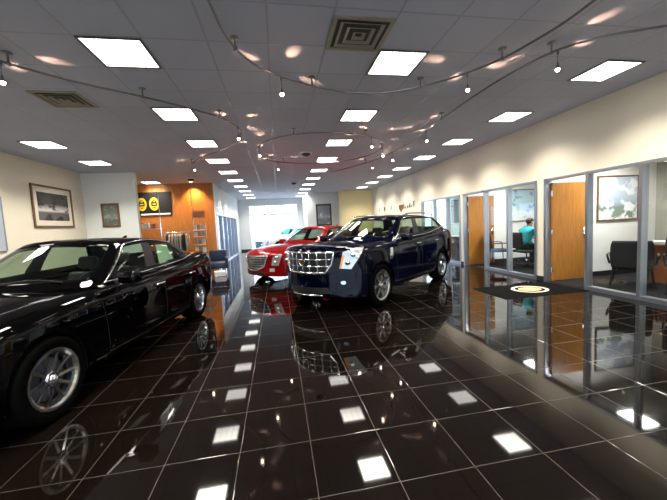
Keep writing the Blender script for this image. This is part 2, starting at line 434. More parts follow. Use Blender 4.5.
# ------------------------------------------------------------------ cars
def lerp(a, b, t): return a + (b - a) * t
def subdiv(bm, level, name='tmp'):
    """Catmull-Clark a cage and return the smooth bmesh (keeps material indices)"""
    me = bpy.data.meshes.new(name); bm.to_mesh(me); bm.free()
    o = bpy.data.objects.new(name, me); col.objects.link(o)
    md = o.modifiers.new('s', 'SUBSURF'); md.levels = level; md.render_levels = level
    dg = bpy.context.evaluated_depsgraph_get(); dg.update()
    ev = o.evaluated_get(dg); b2 = bmesh.new(); b2.from_mesh(ev.to_mesh()); ev.to_mesh_clear()
    bpy.data.objects.remove(o); bpy.data.meshes.remove(me)
    return b2
TT = (-1, -.6, 0, .6, 1)
def body_cage(st, side):
    """st: stations (x, zb, hw, hwb, zbelt, ztop, bow) from nose to tail; side: list of (height fraction, width factor)"""
    bm = BM(); rings = []
    for (x, zb, hw, hwb, zt, zc, bow) in st:
        def X(y): return x - bow * (y / hw) ** 2
        half = []   # bottom to top, y positive
        for (fz, fw) in side:
            z = lerp(zb, zt, fz); w = hw * fw if fz < 1 else hwb
            half.append((w, z))
        bot = [(0, zb - .0), (.6 * half[0][0], zb)]
        top = [(.6 * hwb, lerp(zt, zc, .72)), (0, zc)]
        L = bot + half + top
        ring = []
        for (y, z) in L: ring.append(bm.verts.new((X(y), y, z)))
        for (y, z) in L[-2:0:-1]: ring.append(bm.verts.new((X(y), -y, z)))
        rings.append(ring)
    n = len(rings[0]); H = len(side)
    for A, B in zip(rings[:-1], rings[1:]):
        for k in range(n): bm.faces.new((A[k], B[k], B[(k + 1) % n], A[(k + 1) % n]))
    # caps
    for idx, sgn in ((0, 1), (-1, -1)):
        ring = rings[idx]; (x, zb, hw, hwb, zt, zc, bow) = st[idx]
        rows = []
        Lside = [ring[2 + i] for i in range(H)]; Rside = [ring[n - 2 - i] for i in range(H)]
        rows.append([Rside[0], ring[n - 1], ring[0], ring[1], Lside[0]])
        for i in range(1, H - 1):
            l = Lside[i].co; row = [Rside[i]]
            for t in (-.6, 0, .6):
                y = l.y * t; row.append(bm.verts.new((x - bow * (y / hw) ** 2 + .02 * sgn * (1 - t * t), y, l.z)))
            row.append(Lside[i]); rows.append(row)
        tl = ring[2 + H]; tc = ring[3 + H]; tr = ring[4 + H]
        rows.append([Rside[-1], tr, tc, tl, Lside[-1]])
        for a, b in zip(rows[:-1], rows[1:]):
            for k in range(4): bm.faces.new((a[k], a[k + 1], b[k + 1], b[k]))
    bmesh.ops.recalc_face_normals(bm, faces=bm.faces[:])
    return bm
def cut_region(bm, poly, ax, keep):
    """bisect the faces for which keep(center) is true by the planes through the edges of a convex polygon.
    poly: list of 2-d points in axes ax; returns faces inside the polygon"""
    n = len(poly); cx = sum(p[0] for p in poly) / n; cy = sum(p[1] for p in poly) / n
    for i in range(n):
        a, b = poly[i], poly[(i + 1) % n]
        d = (b[0] - a[0], b[1] - a[1]); nn = (d[1], -d[0])
        if nn[0] * (cx - a[0]) + nn[1] * (cy - a[1]) > 0: nn = (-nn[0], -nn[1])
        co_ = Vector((0, 0, 0)); no = Vector((0, 0, 0)); co_[ax[0]] = a[0]; co_[ax[1]] = a[1]; no[ax[0]] = nn[0]; no[ax[1]] = nn[1]
        fs = [f for f in bm.faces if keep(f.calc_center_median())]
        geom = list({v for f in fs for v in f.verts}) + list({e for f in fs for e in f.edges}) + fs
        bmesh.ops.bisect_plane(bm, geom=geom, dist=1e-5, plane_co=co_, plane_no=no.normalized())
    def inside(c):
        s = None
        for i in range(n):
            a, b = poly[i], poly[(i + 1) % n]
            cr = (b[0] - a[0]) * (c[ax[1]] - a[1]) - (b[1] - a[1]) * (c[ax[0]] - a[0])
            if abs(cr) < 1e-7: continue
            if s is None: s = cr > 0
            elif (cr > 0) != s: return False
        return True
    return [f for f in bm.faces if keep(f.calc_center_median()) and inside(f.calc_center_median())]
def split_off(bm, faces):
    """take faces out of bm into a new bmesh"""
    nb = BM(); mp = {}
    for f in faces:
        vs = []
        for v in f.verts:
            if v not in mp: mp[v] = nb.verts.new(v.co)
            vs.append(mp[v])
        g = nb.faces.new(vs); g.material_index = f.material_index
    bmesh.ops.delete(bm, geom=faces, context='FACES')
    return nb
def solid(bm, t):
    bmesh.ops.recalc_face_normals(bm, faces=bm.faces[:])
    bmesh.ops.solidify(bm, geom=bm.faces[:], thickness=t)
    return bm
def patch(tree, poly, ang=0, off=.004, thick=.008, res=.04, ref=None, top=False, far=4):
    """project a polygon (s, z) seen along heading ang (degrees, 0 = from the front) on to the body; top=True: polygon (x, y) from above"""
    bm = BM(); a = R(ang)
    d = Vector((math.cos(a), math.sin(a), 0)); s_ = Vector((-math.sin(a), math.cos(a), 0)); zz = Vector((0, 0, 1))
    if top: d = Vector((0, 0, 1)); s_ = Vector((1, 0, 0)); zz = Vector((0, 1, 0))
    if ref is not None:
        sh = s_.x * ref[0] + s_.y * ref[1]; poly = [(p[0] + sh, p[1]) for p in poly]
    f = bm.faces.new([bm.verts.new((p[0], p[1], 0)) for p in poly])
    x0 = min(p[0] for p in poly); x1 = max(p[0] for p in poly); y0 = min(p[1] for p in poly); y1 = max(p[1] for p in poly)
    nx = max(1, int((x1 - x0) / res)); ny = max(1, int((y1 - y0) / res))
    for i in range(1, nx): bmesh.ops.bisect_plane(bm, geom=bm.verts[:] + bm.edges[:] + bm.faces[:], plane_co=(lerp(x0, x1, i / nx), 0, 0), plane_no=(1, 0, 0))
    for i in range(1, ny): bmesh.ops.bisect_plane(bm, geom=bm.verts[:] + bm.edges[:] + bm.faces[:], plane_co=(0, lerp(y0, y1, i / ny), 0), plane_no=(0, 1, 0))
    last = None; bad = []
    for v in bm.verts:
        o = s_ * v.co.x + zz * v.co.y + d * far
        h = tree.ray_cast(o, -d)
        if h[0] is None: bad.append(v); continue
        v.co = h[0] + d * off
    good = [v for v in bm.verts if v not in bad]
    for v in bad:
        if good:
            g = min(good, key=lambda q: (q.co.dot(s_) - v.co.x) ** 2 + (q.co.dot(zz) - v.co.y) ** 2)
            v.co = s_ * v.co.x + zz * v.co.y + d * g.co.dot(d)
    a0 = [f for f in bm.faces]
    r = bmesh.ops.extrude_face_region(bm, geom=a0)
    for v in [g for g in r['geom'] if isinstance(g, bmesh.types.BMVert)]: v.co += d * thick
    bmesh.ops.recalc_face_normals(bm, faces=bm.faces[:])
    return bm
def strip(tree, pts, ang=90, r=.004, off=0, top=False, n=6, closed=False, sub=6, far=4):
    """thin bead along a path projected on the body"""
    a = R(ang); d = Vector((math.cos(a), math.sin(a), 0)); s_ = Vector((-math.sin(a), math.cos(a), 0)); zz = Vector((0, 0, 1))
    if top: d = Vector((0, 0, 1)); s_ = Vector((1, 0, 0)); zz = Vector((0, 1, 0))
    P = []; m = len(pts)
    for i in range(m if closed else m - 1):
        p, q = pts[i], pts[(i + 1) % m]
        for k in range(sub): P.append((lerp(p[0], q[0], k / sub), lerp(p[1], q[1], k / sub)))
    if not closed: P.append(pts[-1])
    out = []
    for p in P:
        h = tree.ray_cast(s_ * p[0] + zz * p[1] + d * far, -d)
        if h[0] is not None: out.append(h[0] + d * off)
    return tube(BM(), out, r, n, closed)
def greenhouse(base, top, crown, fr, level=2, bulge=.03, vrows=(-.12, 0, .08, .5, .90, 1)):
    """base / top: half-perimeter points, windscreen centre to backlight centre. fr: material index of each segment (1 = glass)"""
    bm = BM(); m = len(base); grid = []
    def full(P): return [Vector(p) for p in P] + [Vector((p[0], -p[1], p[2])) for p in P[-2:0:-1]]
    B = full(base); T = full(top); n = len(B)
    segs = list(fr) + list(fr[::-1])
    cB = sum(B, Vector()) / n
    for j, v in enumerate(vrows):
        row = []
        for k in range(n):
            p = B[k].lerp(T[k], v)
            o = Vector((p.x - cB.x, p.y * 1.6, 0)).normalized()
            p = p + o * bulge * 4 * max(0, v) * (1 - max(0, v))
            row.append(bm.verts.new(p))
        grid.append(row)
    for j in range(len(vrows) - 1):
        for k in range(n):
            f = bm.faces.new((grid[j][k], grid[j][(k + 1) % n], grid[j + 1][(k + 1) % n], grid[j + 1][k]))
            g = segs[k] if j in (2, 3) else 0
            f.material_index = g
    tr = grid[-1]
    rows = [[tr[(n - 2)], tr[n - 1], tr[0], tr[1], tr[2]]]
    for k in range(3, m - 3):
        l = T[k]; r_ = tr[n - k]; row = [r_]
        for t in (-.6, 0, .6):
            u = (k - 2) / (m - 5)
            xx = l.x + (1 - t * t) * lerp(T[0].x - T[2].x, T[m - 1].x - T[m - 3].x, u)
            zc = lerp(T[0].z, T[m - 1].z, u) + crown * math.sin(PI * min(1, max(0, u)))
            row.append(bm.verts.new((xx, l.y * t, lerp(l.z, zc, 1 - abs(t) ** 2.2))))
        row.append(tr[k]); rows.append(row)
    rows.append([tr[n - (m - 3)], tr[n - (m - 2)], tr[m - 1], tr[m - 2], tr[m - 3]])
    for a, b in zip(rows[:-1], rows[1:]):
        for k in range(4): bm.faces.new((a[k], a[k + 1], b[k + 1], b[k]))
    bmesh.ops.recalc_face_normals(bm, faces=bm.faces[:])
    return subdiv(bm, level)

M_rubber = mat('window rubber', (.006, .006, .007), .45)
M_wheelmetal = mat('polished wheel metal', (.70, .72, .75), .14, metal=1)
M_disc = mat('brake disc steel', (.10, .10, .11), .55, metal=1)
M_lens = mat('clear lamp lens', (.75, .78, .80), .05, metal=.55, coat=1)
M_amber = mat('amber marker lens', (.85, .30, .02), .15, coat=1)
M_redlens = mat('red tail lamp lens', (.35, .01, .01), .12, coat=1)
M_leather = mat('tan grey leather', (.16, .15, .14), .5, bump=.1)
M_leatherdark = mat('black leather', (.02, .02, .022), .5, bump=.1)
M_grilledark = mat('dark grille mesh', (.02, .02, .02), .5, metal=.4)

def wheel(parent, name, x, y, rad, rim, width, spokes, double, side):
    """y: outer face plane; side +1 left"""
    c = (x, y, rad); s = side
    w = rim * 1.0
    bm = BM()
    lathe(bm, [(w + .006, 0), (w + .006, -.012), (w - .012, -.018), (w - .022, -.06), (w - .03, -width + .02), (w + .004, -width), (w - .02, -width), (w - .045, -.07), (w - .03, -.012), (w - .012, -.002)], 40, 'Y', (0, 0, 0), closed=True)
    for k in range(spokes):
        a0 = 2 * PI * k / spokes
        for da in ((-.10, .10) if double else (0,)):
            p0 = Vector((math.cos(a0 + da * .5) * .045, -.030, math.sin(a0 + da * .5) * .045))
            p1 = Vector((math.cos(a0 + da * 1.4) * (w - .012), -.014, math.sin(a0 + da * 1.4) * (w - .012)))
            t = (p1 - p0).normalized(); q = t.cross(Vector((0, 1, 0)))
            wa, wb = (.013, .011) if double else ((.022, .030) if spokes < 9 else (.013, .012))
            quad_prism(bm, [p0 + q * wa, p1 + q * wb, p1 - q * wb, p0 - q * wa], Vector((0, -.022, 0)))
    lathe(bm, [(.0, -.018), (.05, -.020), (.062, -.032), (.062, -.06), (.0, -.06)], 24, 'Y')
    def place(b):
        if s < 0: bmesh.ops.scale(b, vec=(1, -1, 1), verts=b.verts[:])
        bmesh.ops.translate(b, vec=c, verts=b.verts[:]); return b
    W = obj(name, place(bm), M_wheelmetal, parent, False)
    tb = BM()
    lathe(tb, [(w + .004, -.004), (rad - .035, .004), (rad - .012, -.006), (rad, -.03), (rad, -width + .01), (rad - .012, -width - .012), (w + .004, -width - .008), (w - .005, -width + .02), (w - .005, -.02)], 56, 'Y', closed=True)
    obj('tire', place(tb), M_tire, W, True)
    cb = BM(); lathe(cb, [(0, -.008), (.026, -.010), (.034, -.018), (.034, -.03), (0, -.03)], 20, 'Y'); obj('hub_cap', place(cb), M_chrome, W, True)
    db = BM(); lathe(db, [(.06, -.075), (w - .07, -.075), (w - .07, -.095), (.06, -.095)], 32, 'Y', closed=True); obj('brake_disc', place(db), M_disc, W)
    return W

def seat(parent, x, y, zb, m, h=.60):
    b = BM()
    box(b, x - .12, x + .34, y - .24, y + .24, zb - .30, zb - .12, .05)
    mwx = Matrix.Translation((x - .12, y, zb - .2)) @ Matrix.Rotation(R(-14), 4, 'Y')
    box(b, -.07, .07, -.24, .24, 0, h, .055, mw=mwx)
    s = obj('seat', b, m, parent, True)
    b = BM(); box(b, -.05, .05, -.13, .13, h + .04, h + .22, .045, mw=mwx)
    tube(b, [mwx @ Vector((0, -.06, h - .02)), mwx @ Vector((0, -.06, h + .08))], .007, 6); tube(b, [mwx @ Vector((0, .06, h - .02)), mwx @ Vector((0, .06, h + .08))], .007, 6)
    obj('headrest', b, m, s, True)
def mirror_pair(parent, x, y, z, paint):
    for s in (1, -1):
        b = BM(); box(b, x - .05, x + .10, s * y, s * (y + .19), z - .055, z + .075, .035)
        o = obj('door_mirror', b, paint, parent, True)
        g = BM(); box(g, x - .058, x - .045, s * (y + .03), s * (y + .17), z - .035, z + .055); obj('mirror_glass', g, M_chrome, o)
        g = BM(); box(g, x - .01, x + .05, s * (y - .06), s * (y + .03), z - .05, z - .01, .01); obj('bracket', g, M_blkplas, o)

def car(name, label, cfg, paint, loc, heading):
    t = thing(name, label, 'car', (loc[0], loc[1], 0), heading)
    ax = cfg['axle']; rad = cfg['rad']
    body = subdiv(body_cage(cfg['st'], cfg['side']), 3)
    tree = BVHTree.FromBMesh(body)
    # wheel arches
    for sx in (ax, -ax):
        ar = rad + cfg.get('gap', .045)
        poly = [(sx + ar * math.cos(2 * PI * k / 28), rad + .005 + ar * math.sin(2 * PI * k / 28)) for k in range(28)]
        for s in (1, -1):
            keep = lambda c, s=s, sx=sx: c.y * s > .45 and abs(c.x - sx) < .62 and c.z < .95
            fs = cut_region(body, poly, (0, 2), keep)
            fs = [f for f in fs if f.calc_center_median().y * s > .45]
            bmesh.ops.delete(body, geom=fs, context='FACES')
            # lower leftovers under the wheel
            fs = [f for f in body.faces if keep(f.calc_center_median()) and abs(f.calc_center_median().x - sx) < ar - .03 and f.calc_center_median().z < rad]
            bmesh.ops.delete(body, geom=fs, context='FACES')
    # cabin opening
    cab = cfg['cabin']
    fs = cut_region(body, cab, (0, 1), lambda c: c.z > .75)
    bmesh.ops.delete(body, geom=fs, context='FACES')
    hood = None
    # hood panel
    fs = cut_region(body, cfg['hood'], (0, 1), lambda c: c.z > .62 and c.x > .3)
    fs = [f for f in fs if f.normal.z > .35]
    hb = split_off(body, fs)
    # doors (left and right)
    doors = []
    for s in (1, -1):
        for nm, poly in (('front_door', cfg['fdoor']), ('rear_door', cfg['rdoor'])):
            keep = lambda c, s=s: c.y * s > .5 and c.z > .2
            fs = cut_region(body, poly, (0, 2), keep)
            fs = [f for f in fs if f.normal.y * s > .12]
            doors.append((nm, s, poly, split_off(body, fs)))
    B = obj('body', body, paint, t, True)
    H = obj('hood', hb, paint, t, True)
    obj('seam', strip(tree, cfg['hood'], top=True, r=.0035, closed=True, off=-.001), M_rubber, H)
    for nm, s, poly, db in doors:
        D = obj(nm, db, paint, t, True)
        pl = poly if s > 0 else poly
        pts = [(-p[0] if s > 0 else p[0], p[1]) for p in poly]
        obj('seam', strip(tree, pts, ang=90 * s, r=.0035, closed=True, off=-.001 * 1), M_rubber, D)
        hx, hz = (poly[2][0] + .14, cfg['handle_z'])   # handle near rear edge
        q = -hx if s > 0 else hx
        hp = strip(tree, [(q - .09, hz), (q + .09, hz)], ang=90 * s, r=.012, off=.03, n=8)
        obj('handle', hp, cfg.get('handle_mat', M_chrome), D, True)
    # greenhouse
    g = greenhouse(cfg['gb'], cfg['gt'], cfg['crown'], cfg['gm'], bulge=cfg.get('bulge', .03))
    gtree = BVHTree.FromBMesh(g)
    gf = [f for f in g.faces if f.material_index == 1]; glb = split_off(g, gf)
    pf = [f for f in g.faces if f.material_index == 2]; plb = split_off(g, pf)
    roof = obj('roof', solid(g, .012), paint, t, True)
    for s in (1, -1):
        sel = [f for f in plb.faces if f.calc_center_median().y * s > 0]; obj('window_pillar', split_off(plb, sel), M_rubber, t, True)
    plb.free()
    # separate panes by connected islands
    isl = []; seen = set(); glb.faces.ensure_lookup_table()
    for f in glb.faces:
        if f in seen: continue
        st = [f]; seen.add(f); cur = []
        while st:
            q = st.pop(); cur.append(q)
            for e in q.edges:
                for h in e.link_faces:
                    if h not in seen: seen.add(h); st.append(h)
        isl.append(cur)
    for cur in isl:
        nb = BM(); mp = {}
        for f in cur:
            vs = []
            for v in f.verts:
                if v not in mp: mp[v] = nb.verts.new(v.co)
                vs.append(mp[v])
            nb.faces.new(vs)
        cx = sum(v.co.x for v in nb.verts) / len(nb.verts); cy = sum(v.co.y for v in nb.verts) / len(nb.verts)
        nm = 'side_window' if abs(cy) > .3 else ('windscreen' if cx > 0 else 'rear_window')
        obj(nm, nb, cfg['glass'], t, True)
    # bright window line
    for s in (1, -1):
        wl = [Vector((p[0], p[1] * s + s * .012, p[2] + .02)) for p in cfg['gb'][3:cfg['wl_end']]]
        obj('window_trim', tube(BM(), smooth_path(wl, 5), .009, 8), cfg.get('trim', M_chrome), t, True)
        tl = cfg['gt'][3:cfg['wl_end']]
        wl = [Vector(cfg['gb'][3]).lerp(Vector(cfg['gt'][3]), v) + Vector((.012, .016 + .03 * 4 * v * (1 - v), 0)) for v in (.03, .3, .6, .9)] + [Vector(b).lerp(Vector(a), .93) + Vector((0, .015, 0)) for b, a in zip(cfg['gb'][4:cfg['wl_end']], cfg['gt'][4:cfg['wl_end']])]
        wl = [Vector((v.x, v.y * s, v.z)) for v in wl]
        obj('window_trim', tube(BM(), smooth_path(wl, 5), .008, 8), cfg.get('trim_top', M_rubber), t, True)
    # wells, underside, cabin
    for sx in (ax, -ax):
        for s in (1, -1):
            b = BM(); ar = rad + cfg.get('gap', .045) + .004
            n = 24; A = []; C = []
            for k in range(n + 1):
                a = lerp(-.25, PI + .25, k / n)
                A.append(b.verts.new((sx + ar * math.cos(a), s * (cfg['halfw'] - .05), rad + ar * math.sin(a)))); C.append(b.verts.new((sx + ar * math.cos(a), s * .50, rad + ar * math.sin(a))))
            for k in range(n): b.faces.new((A[k], A[k + 1], C[k + 1], C[k]))
            b.faces.new(C)
            obj('wheel_well', b, M_blkplas, t)
    cx0, cx1, cz = cfg['tub']
    b = BM(); box(b, cx0, cx1, -.62, .62, .30, .34)
    box(b, cx1 - .02, cx1, -.62, .62, .34, cz - .08); box(b, cx0, cx0 + .02, -.62, .62, .34, cz - .02)
    for s in (1, -1): box(b, cx0 + .0201, cx1 - .0201, s * .62, s * .66, .30, cz - .06)
    obj('cabin_tub', b, M_leatherdark, t)
    b = BM(); box(b, cfg['dash'] - .12, cfg['dash'] + .48, -.62, .62, cz - .22, cz - .03, .04); box(b, cfg['dash'] - .16, cfg['dash'] + .1, -.12, .12, cz - .42, cz - .15, .03)
    da = obj('dashboard', b, M_leatherdark, t, True)
    b = BM(); ct = Matrix.Translation((cfg['dash'] - .26, .36, cz - .08)) @ Matrix.Rotation(R(65), 4, 'Y')
    tube(b, [ct @ Vector((math.cos(a * PI / 12) * .18, math.sin(a * PI / 12) * .18, 0)) for a in range(24)], .014, 8, True)
    for a in (0, 2.1, 4.2): tube(b, [ct @ Vector((0, 0, 0)), ct @ Vector((math.cos(a) * .18, math.sin(a) * .18, 0))], .014, 6)
    tube(b, [ct @ Vector((0, 0, 0)), Vector((cfg['dash'] - .05, .36, cz - .15))], .025, 8)
    obj('steering_wheel', b, M_leatherdark, t, True)
    for yy in (.36, -.36): seat(t, cfg['dash'] - .95, yy, cz - .28, cfg['seatmat'], .50)
    for yy in (.36, -.36): seat(t, cfg['dash'] - 1.75, yy, cz - .26, cfg['seatmat'], .46)
    if cfg.get('cargo'): obj('cargo_floor', bx(-2.2, cx0 - .001, -.6, .6, .70, .74), M_leatherdark, t)
    mirror_pair(t, *cfg['mirror'], paint)
    for sx in (ax, -ax):
        for s in (1, -1): wheel(t, 'wheel', sx, s * (cfg['halfw'] - cfg.get('inset', .015)), rad, cfg['rim'], .225, cfg['spokes'], cfg['double'], s)
    # ---- front
    fr = cfg['front']
    G = obj('grille', patch(tree, fr['grille'], off=-.03, thick=.034), M_grilledark, t)
    gp = fr['grille']
    obj('grille_frame', strip(tree, gp, ang=0, r=fr.get('fr_r', .016), off=.008, closed=True, n=8), M_chrome, G, True)
    yl = max(p[0] for p in gp); z0 = min(p[1] for p in gp); z1 = max(p[1] for p in gp)
    def hwid(z):
        xs = []
        for i in range(len(gp)):
            a, b_ = gp[i], gp[(i + 1) % len(gp)]
            if (a[1] - z) * (b_[1] - z) <= 0 and abs(a[1] - b_[1]) > 1e-6:
                xs.append(abs(lerp(a[0], b_[0], (z - a[1]) / (b_[1] - a[1]))))
        return max(xs) if xs else yl
    for k in range(1, fr['hbars'] + 1):
        z = lerp(z0, z1, k / (fr['hbars'] + 1)); wd = hwid(z) - .01
        obj('grille_bar', strip(tree, [(-wd, z), (wd, z)], ang=0, r=fr['bar_r'], off=.012, n=8, sub=16), fr['bar_mat'], G, True)
    for k in range(-fr['vbars'], fr['vbars'] + 1):
        y = k * yl / (fr['vbars'] + .8)
        zt = [z for z in [lerp(z0, z1, q / 30) for q in range(31)] if hwid(z) > abs(y) + .01]
        if len(zt) > 2: obj('grille_bar', strip(tree, [(y, zt[0] + .008), (y, zt[-1] - .008)], ang=0, r=fr['bar_r'] * fr.get('vr', .7), off=.010, n=6), fr['bar_mat'], G, True)
    zb_ = fr['badge_z']; hh = tree.ray_cast(Vector((4, 0, zb_)), Vector((-1, 0, 0)))[0]
    b = BM(); wr = .052
    pts = [Vector((hh.x + .025, math.sin(a) * wr * 1.25, zb_ + .012 - math.cos(a) * wr)) for a in [lerp(-2.35, 2.35, k / 18) for k in range(19)]]
    tube(b, pts, [lerp(.004, .009, math.sin(PI * k / 18)) for k in range(19)], 6)
    bd = obj('wreath_badge', b, M_chrome, G, True)
    b = BM(); quad_prism(b, [(hh.x + .018, -.034, zb_ + .034), (hh.x + .018, .034, zb_ + .034), (hh.x + .018, .034, zb_ - .002), (hh.x + .018, .018, zb_ - .024), (hh.x + .018, 0, zb_ - .034), (hh.x + .018, -.018, zb_ - .024), (hh.x + .018, -.034, zb_ - .002)], (.010, 0, 0))
    obj('crest', b, mat('gold and red crest enamel', (.45, .16, .04), .25, metal=.6, vary=.8, bscale=60), bd)
    for s in (1, -1):
        for (nm, poly, ang, m, off, th) in fr['lamps']:
            pp = [(p[0] * s, p[1]) for p in poly]
            if s < 0: pp = pp[::-1]
            parent = t if nm != 'amber_marker' else last
            o = obj(nm, patch(tree, pp, ang=ang * s, off=off, thick=th, res=.03, ref=(fr['ref'][0], fr['ref'][1] * s) if ang else None), m, parent)
            if nm == 'headlight':
                last = o
                # projector lens
                a = R(ang * s); d = Vector((math.cos(a), math.sin(a), 0)); sd = Vector((-math.sin(a), math.cos(a), 0))
                for (py, pz, pr) in fr['proj']:
                    h = tree.ray_cast(sd * (py * s + sd.x * fr['ref'][0] + sd.y * fr['ref'][1] * s) + Vector((0, 0, pz)) + d * 4, -d)[0]
                    if h is not None:
                        b = BM(); bmesh.ops.create_uvsphere(b, u_segments=14, v_segments=8, radius=pr, matrix=Matrix.Translation(h + d * .006))
                        obj('projector', b, M_chrome, o, True)
    if 'intake' in fr: obj('lower_intake', patch(tree, fr['intake'], off=.001, thick=.004), M_grilledark, t)
    for lst in fr.get('strips', []):
        obj('bumper_trim', strip(tree, lst[0], ang=0, r=lst[1], off=.004, n=8, sub=14), lst[2], t, True)
    # rear lamps + plate recess + side trims
    for s in (1, -1):
        pp = [(-p[0] * s, p[1]) for p in cfg['tail']]
        if s > 0: pp = pp[::-1]
        obj('tail_light', patch(tree, pp, ang=180 - 40 * s, off=.002, thick=.008, res=.04, ref=(cfg['tailref'][0], cfg['tailref'][1] * s)), M_redlens, t)
        for (pts, r_, m_) in cfg.get('side_strips', []):
            obj('side_moulding', strip(tree, [(-p[0] * s if s > 0 else p[0], p[1]) for p in pts], ang=90 * s, r=r_, off=.001, n=8, sub=14), m_, t, True)
    for s in (1, -1):
        for (poly, m_) in cfg.get('side_patches', []):
            pp = [(-p[0] if s > 0 else p[0], p[1]) for p in poly]
            obj('fender_vent', patch(tree, pp, ang=90 * s, off=.001, thick=.005, res=.05), m_, t)
    # wipers
    for (p, q) in cfg['wipers']:
        hits = []
        for k in range(7):
            c = Vector(p).lerp(Vector(q), k / 6); h = gtree.ray_cast(Vector((c.x, c.y, 3)), Vector((0, 0, -1)))[0]
            if h: hits.append(h + Vector((.01, 0, .012)))
        if len(hits) > 2: obj('wiper', tube(BM(), hits, .007, 6), M_blkplas, t)
    if 'roof_rails' in cfg:
        for s in (1, -1):
            pts = [Vector((p[0], p[1] * s, p[2])) for p in cfg['roof_rails']]
            obj('roof_rail', tube(BM(), smooth_path(pts, 6), .016, 8), M_chrome, t, True)
    b = BM(); h = gtree.ray_cast(Vector((cfg['fin'], 0, 3)), Vector((0, 0, -1)))[0]
    quad_prism(b, [(cfg['fin'] + .09, -.014, h.z - .01), (cfg['fin'] - .07, -.014, h.z - .01), (cfg['fin'] - .07, -.014, h.z + .055)], (0, .028, 0)); obj('antenna_fin', b, paint, t)
    return t, tree

SIDE = [(0, .86), (.035, .945), (.17, .985), (.50, 1.0), (.80, .985), (.93, .955), (1, .9)]
sedan_cfg = dict(
    axle=1.44, rad=.335, halfw=.92, rim=.235, spokes=10, double=False, handle_z=.80, tub=(-1.7, .95, .95), dash=.50, fin=-1.0,
    side=SIDE, crown=.03,
    st=[(2.36, .25, .77, .62, .72, .76, .36), (2.26, .20, .86, .70, .79, .835, .30), (2.00, .18, .905, .77, .855, .905, .15), (1.44, .18, .92, .79, .905, .965, .04),
        (1.0, .18, .92, .79, .93, .985, 0), (.55, .18, .925, .80, .95, .985, 0), (-.3, .18, .925, .80, .965, .975, 0), (-1.1, .18, .925, .80, .99, 1.0, 0), (-1.55, .18, .925, .78, 1.03, 1.06, 0),
        (-1.95, .20, .905, .75, 1.06, 1.10, -.04), (-2.32, .24, .87, .73, 1.075, 1.115, -.13), (-2.46, .28, .82, .69, 1.04, 1.08, -.18)],
    cabin=[(.70, -.68), (.70, .68), (-1.60, .66), (-1.60, -.66)],
    hood=[(2.20, -.52), (2.20, .52), (1.6, .66), (1.03, .70), (1.03, -.70), (1.6, -.66)],
    fdoor=[(.80, .30), (.84, .90), (-.33, .93), (-.33, .27)],
    rdoor=[(-.345, .27), (-.345, .93), (-1.28, .95), (-1.12, .62), (-1.02, .27)],
    gb=[(1.04, 0, 1.0), (.97, .40, .985), (.72, .70, .955), (.62, .765, .945), (.30, .785, .955), (-.22, .79, .965), (-.34, .79, .967), (-.80, .785, .98), (-1.30, .76, 1.0), (-1.78, .68, 1.05), (-1.90, .42, 1.09), (-1.97, 0, 1.10)],
    gt=[(.22, 0, 1.43), (.18, .34, 1.42), (.02, .55, 1.385), (-.06, .585, 1.37), (-.16, .60, 1.385), (-.38, .605, 1.40), (-.48, .605, 1.40), (-.72, .60, 1.385), (-1.00, .585, 1.345), (-1.22, .54, 1.335), (-1.28, .34, 1.36), (-1.32, 0, 1.37)],
    gm=[1, 1, 0, 1, 1, 2, 1, 1, 0, 1, 1],
    wl_end=10, mirror=(.50, .90, .99), wipers=[((.97, -.02, 0), (.80, .52, 0)), ((.95, -.12, 0), (.79, -.57, 0))],
    tailref=(-2.30, .74), tail=[(-.10, .66), (.12, .64), (.12, 1.0), (-.08, 1.0)],
    side_strips=[([(.98, .28), (-.95, .28)], .010, None)],
    front=dict(grille=[(-.47, .74), (.47, .74), (.38, .47), (.16, .37), (-.16, .37), (-.38, .47)], hbars=5, vbars=4, bar_r=.006, bar_mat=M_wheelmetal, badge_z=.62, fr_r=.014,
        lamps=[('headlight', [(-.13, .50), (.05, .48), (.16, .78), (.05, .78), (-.09, .70)], 42, M_lens, .002, .006),
               ('amber_marker', [(.02, .51), (.048, .51), (.10, .68), (.08, .68)], 42, M_amber, .007, .006),
               ('fog_lamp', [(-.20, .34), (-.07, .34), (-.07, .42), (-.20, .42)], 30, M_lens, .002, .006)],
        proj=[(-.03, .58, .04), (0, .69, .035)], ref=(2.13, .70),
        intake=[(-.42, .24), (.42, .24), (.36, .33), (-.36, .33)], strips=[]))
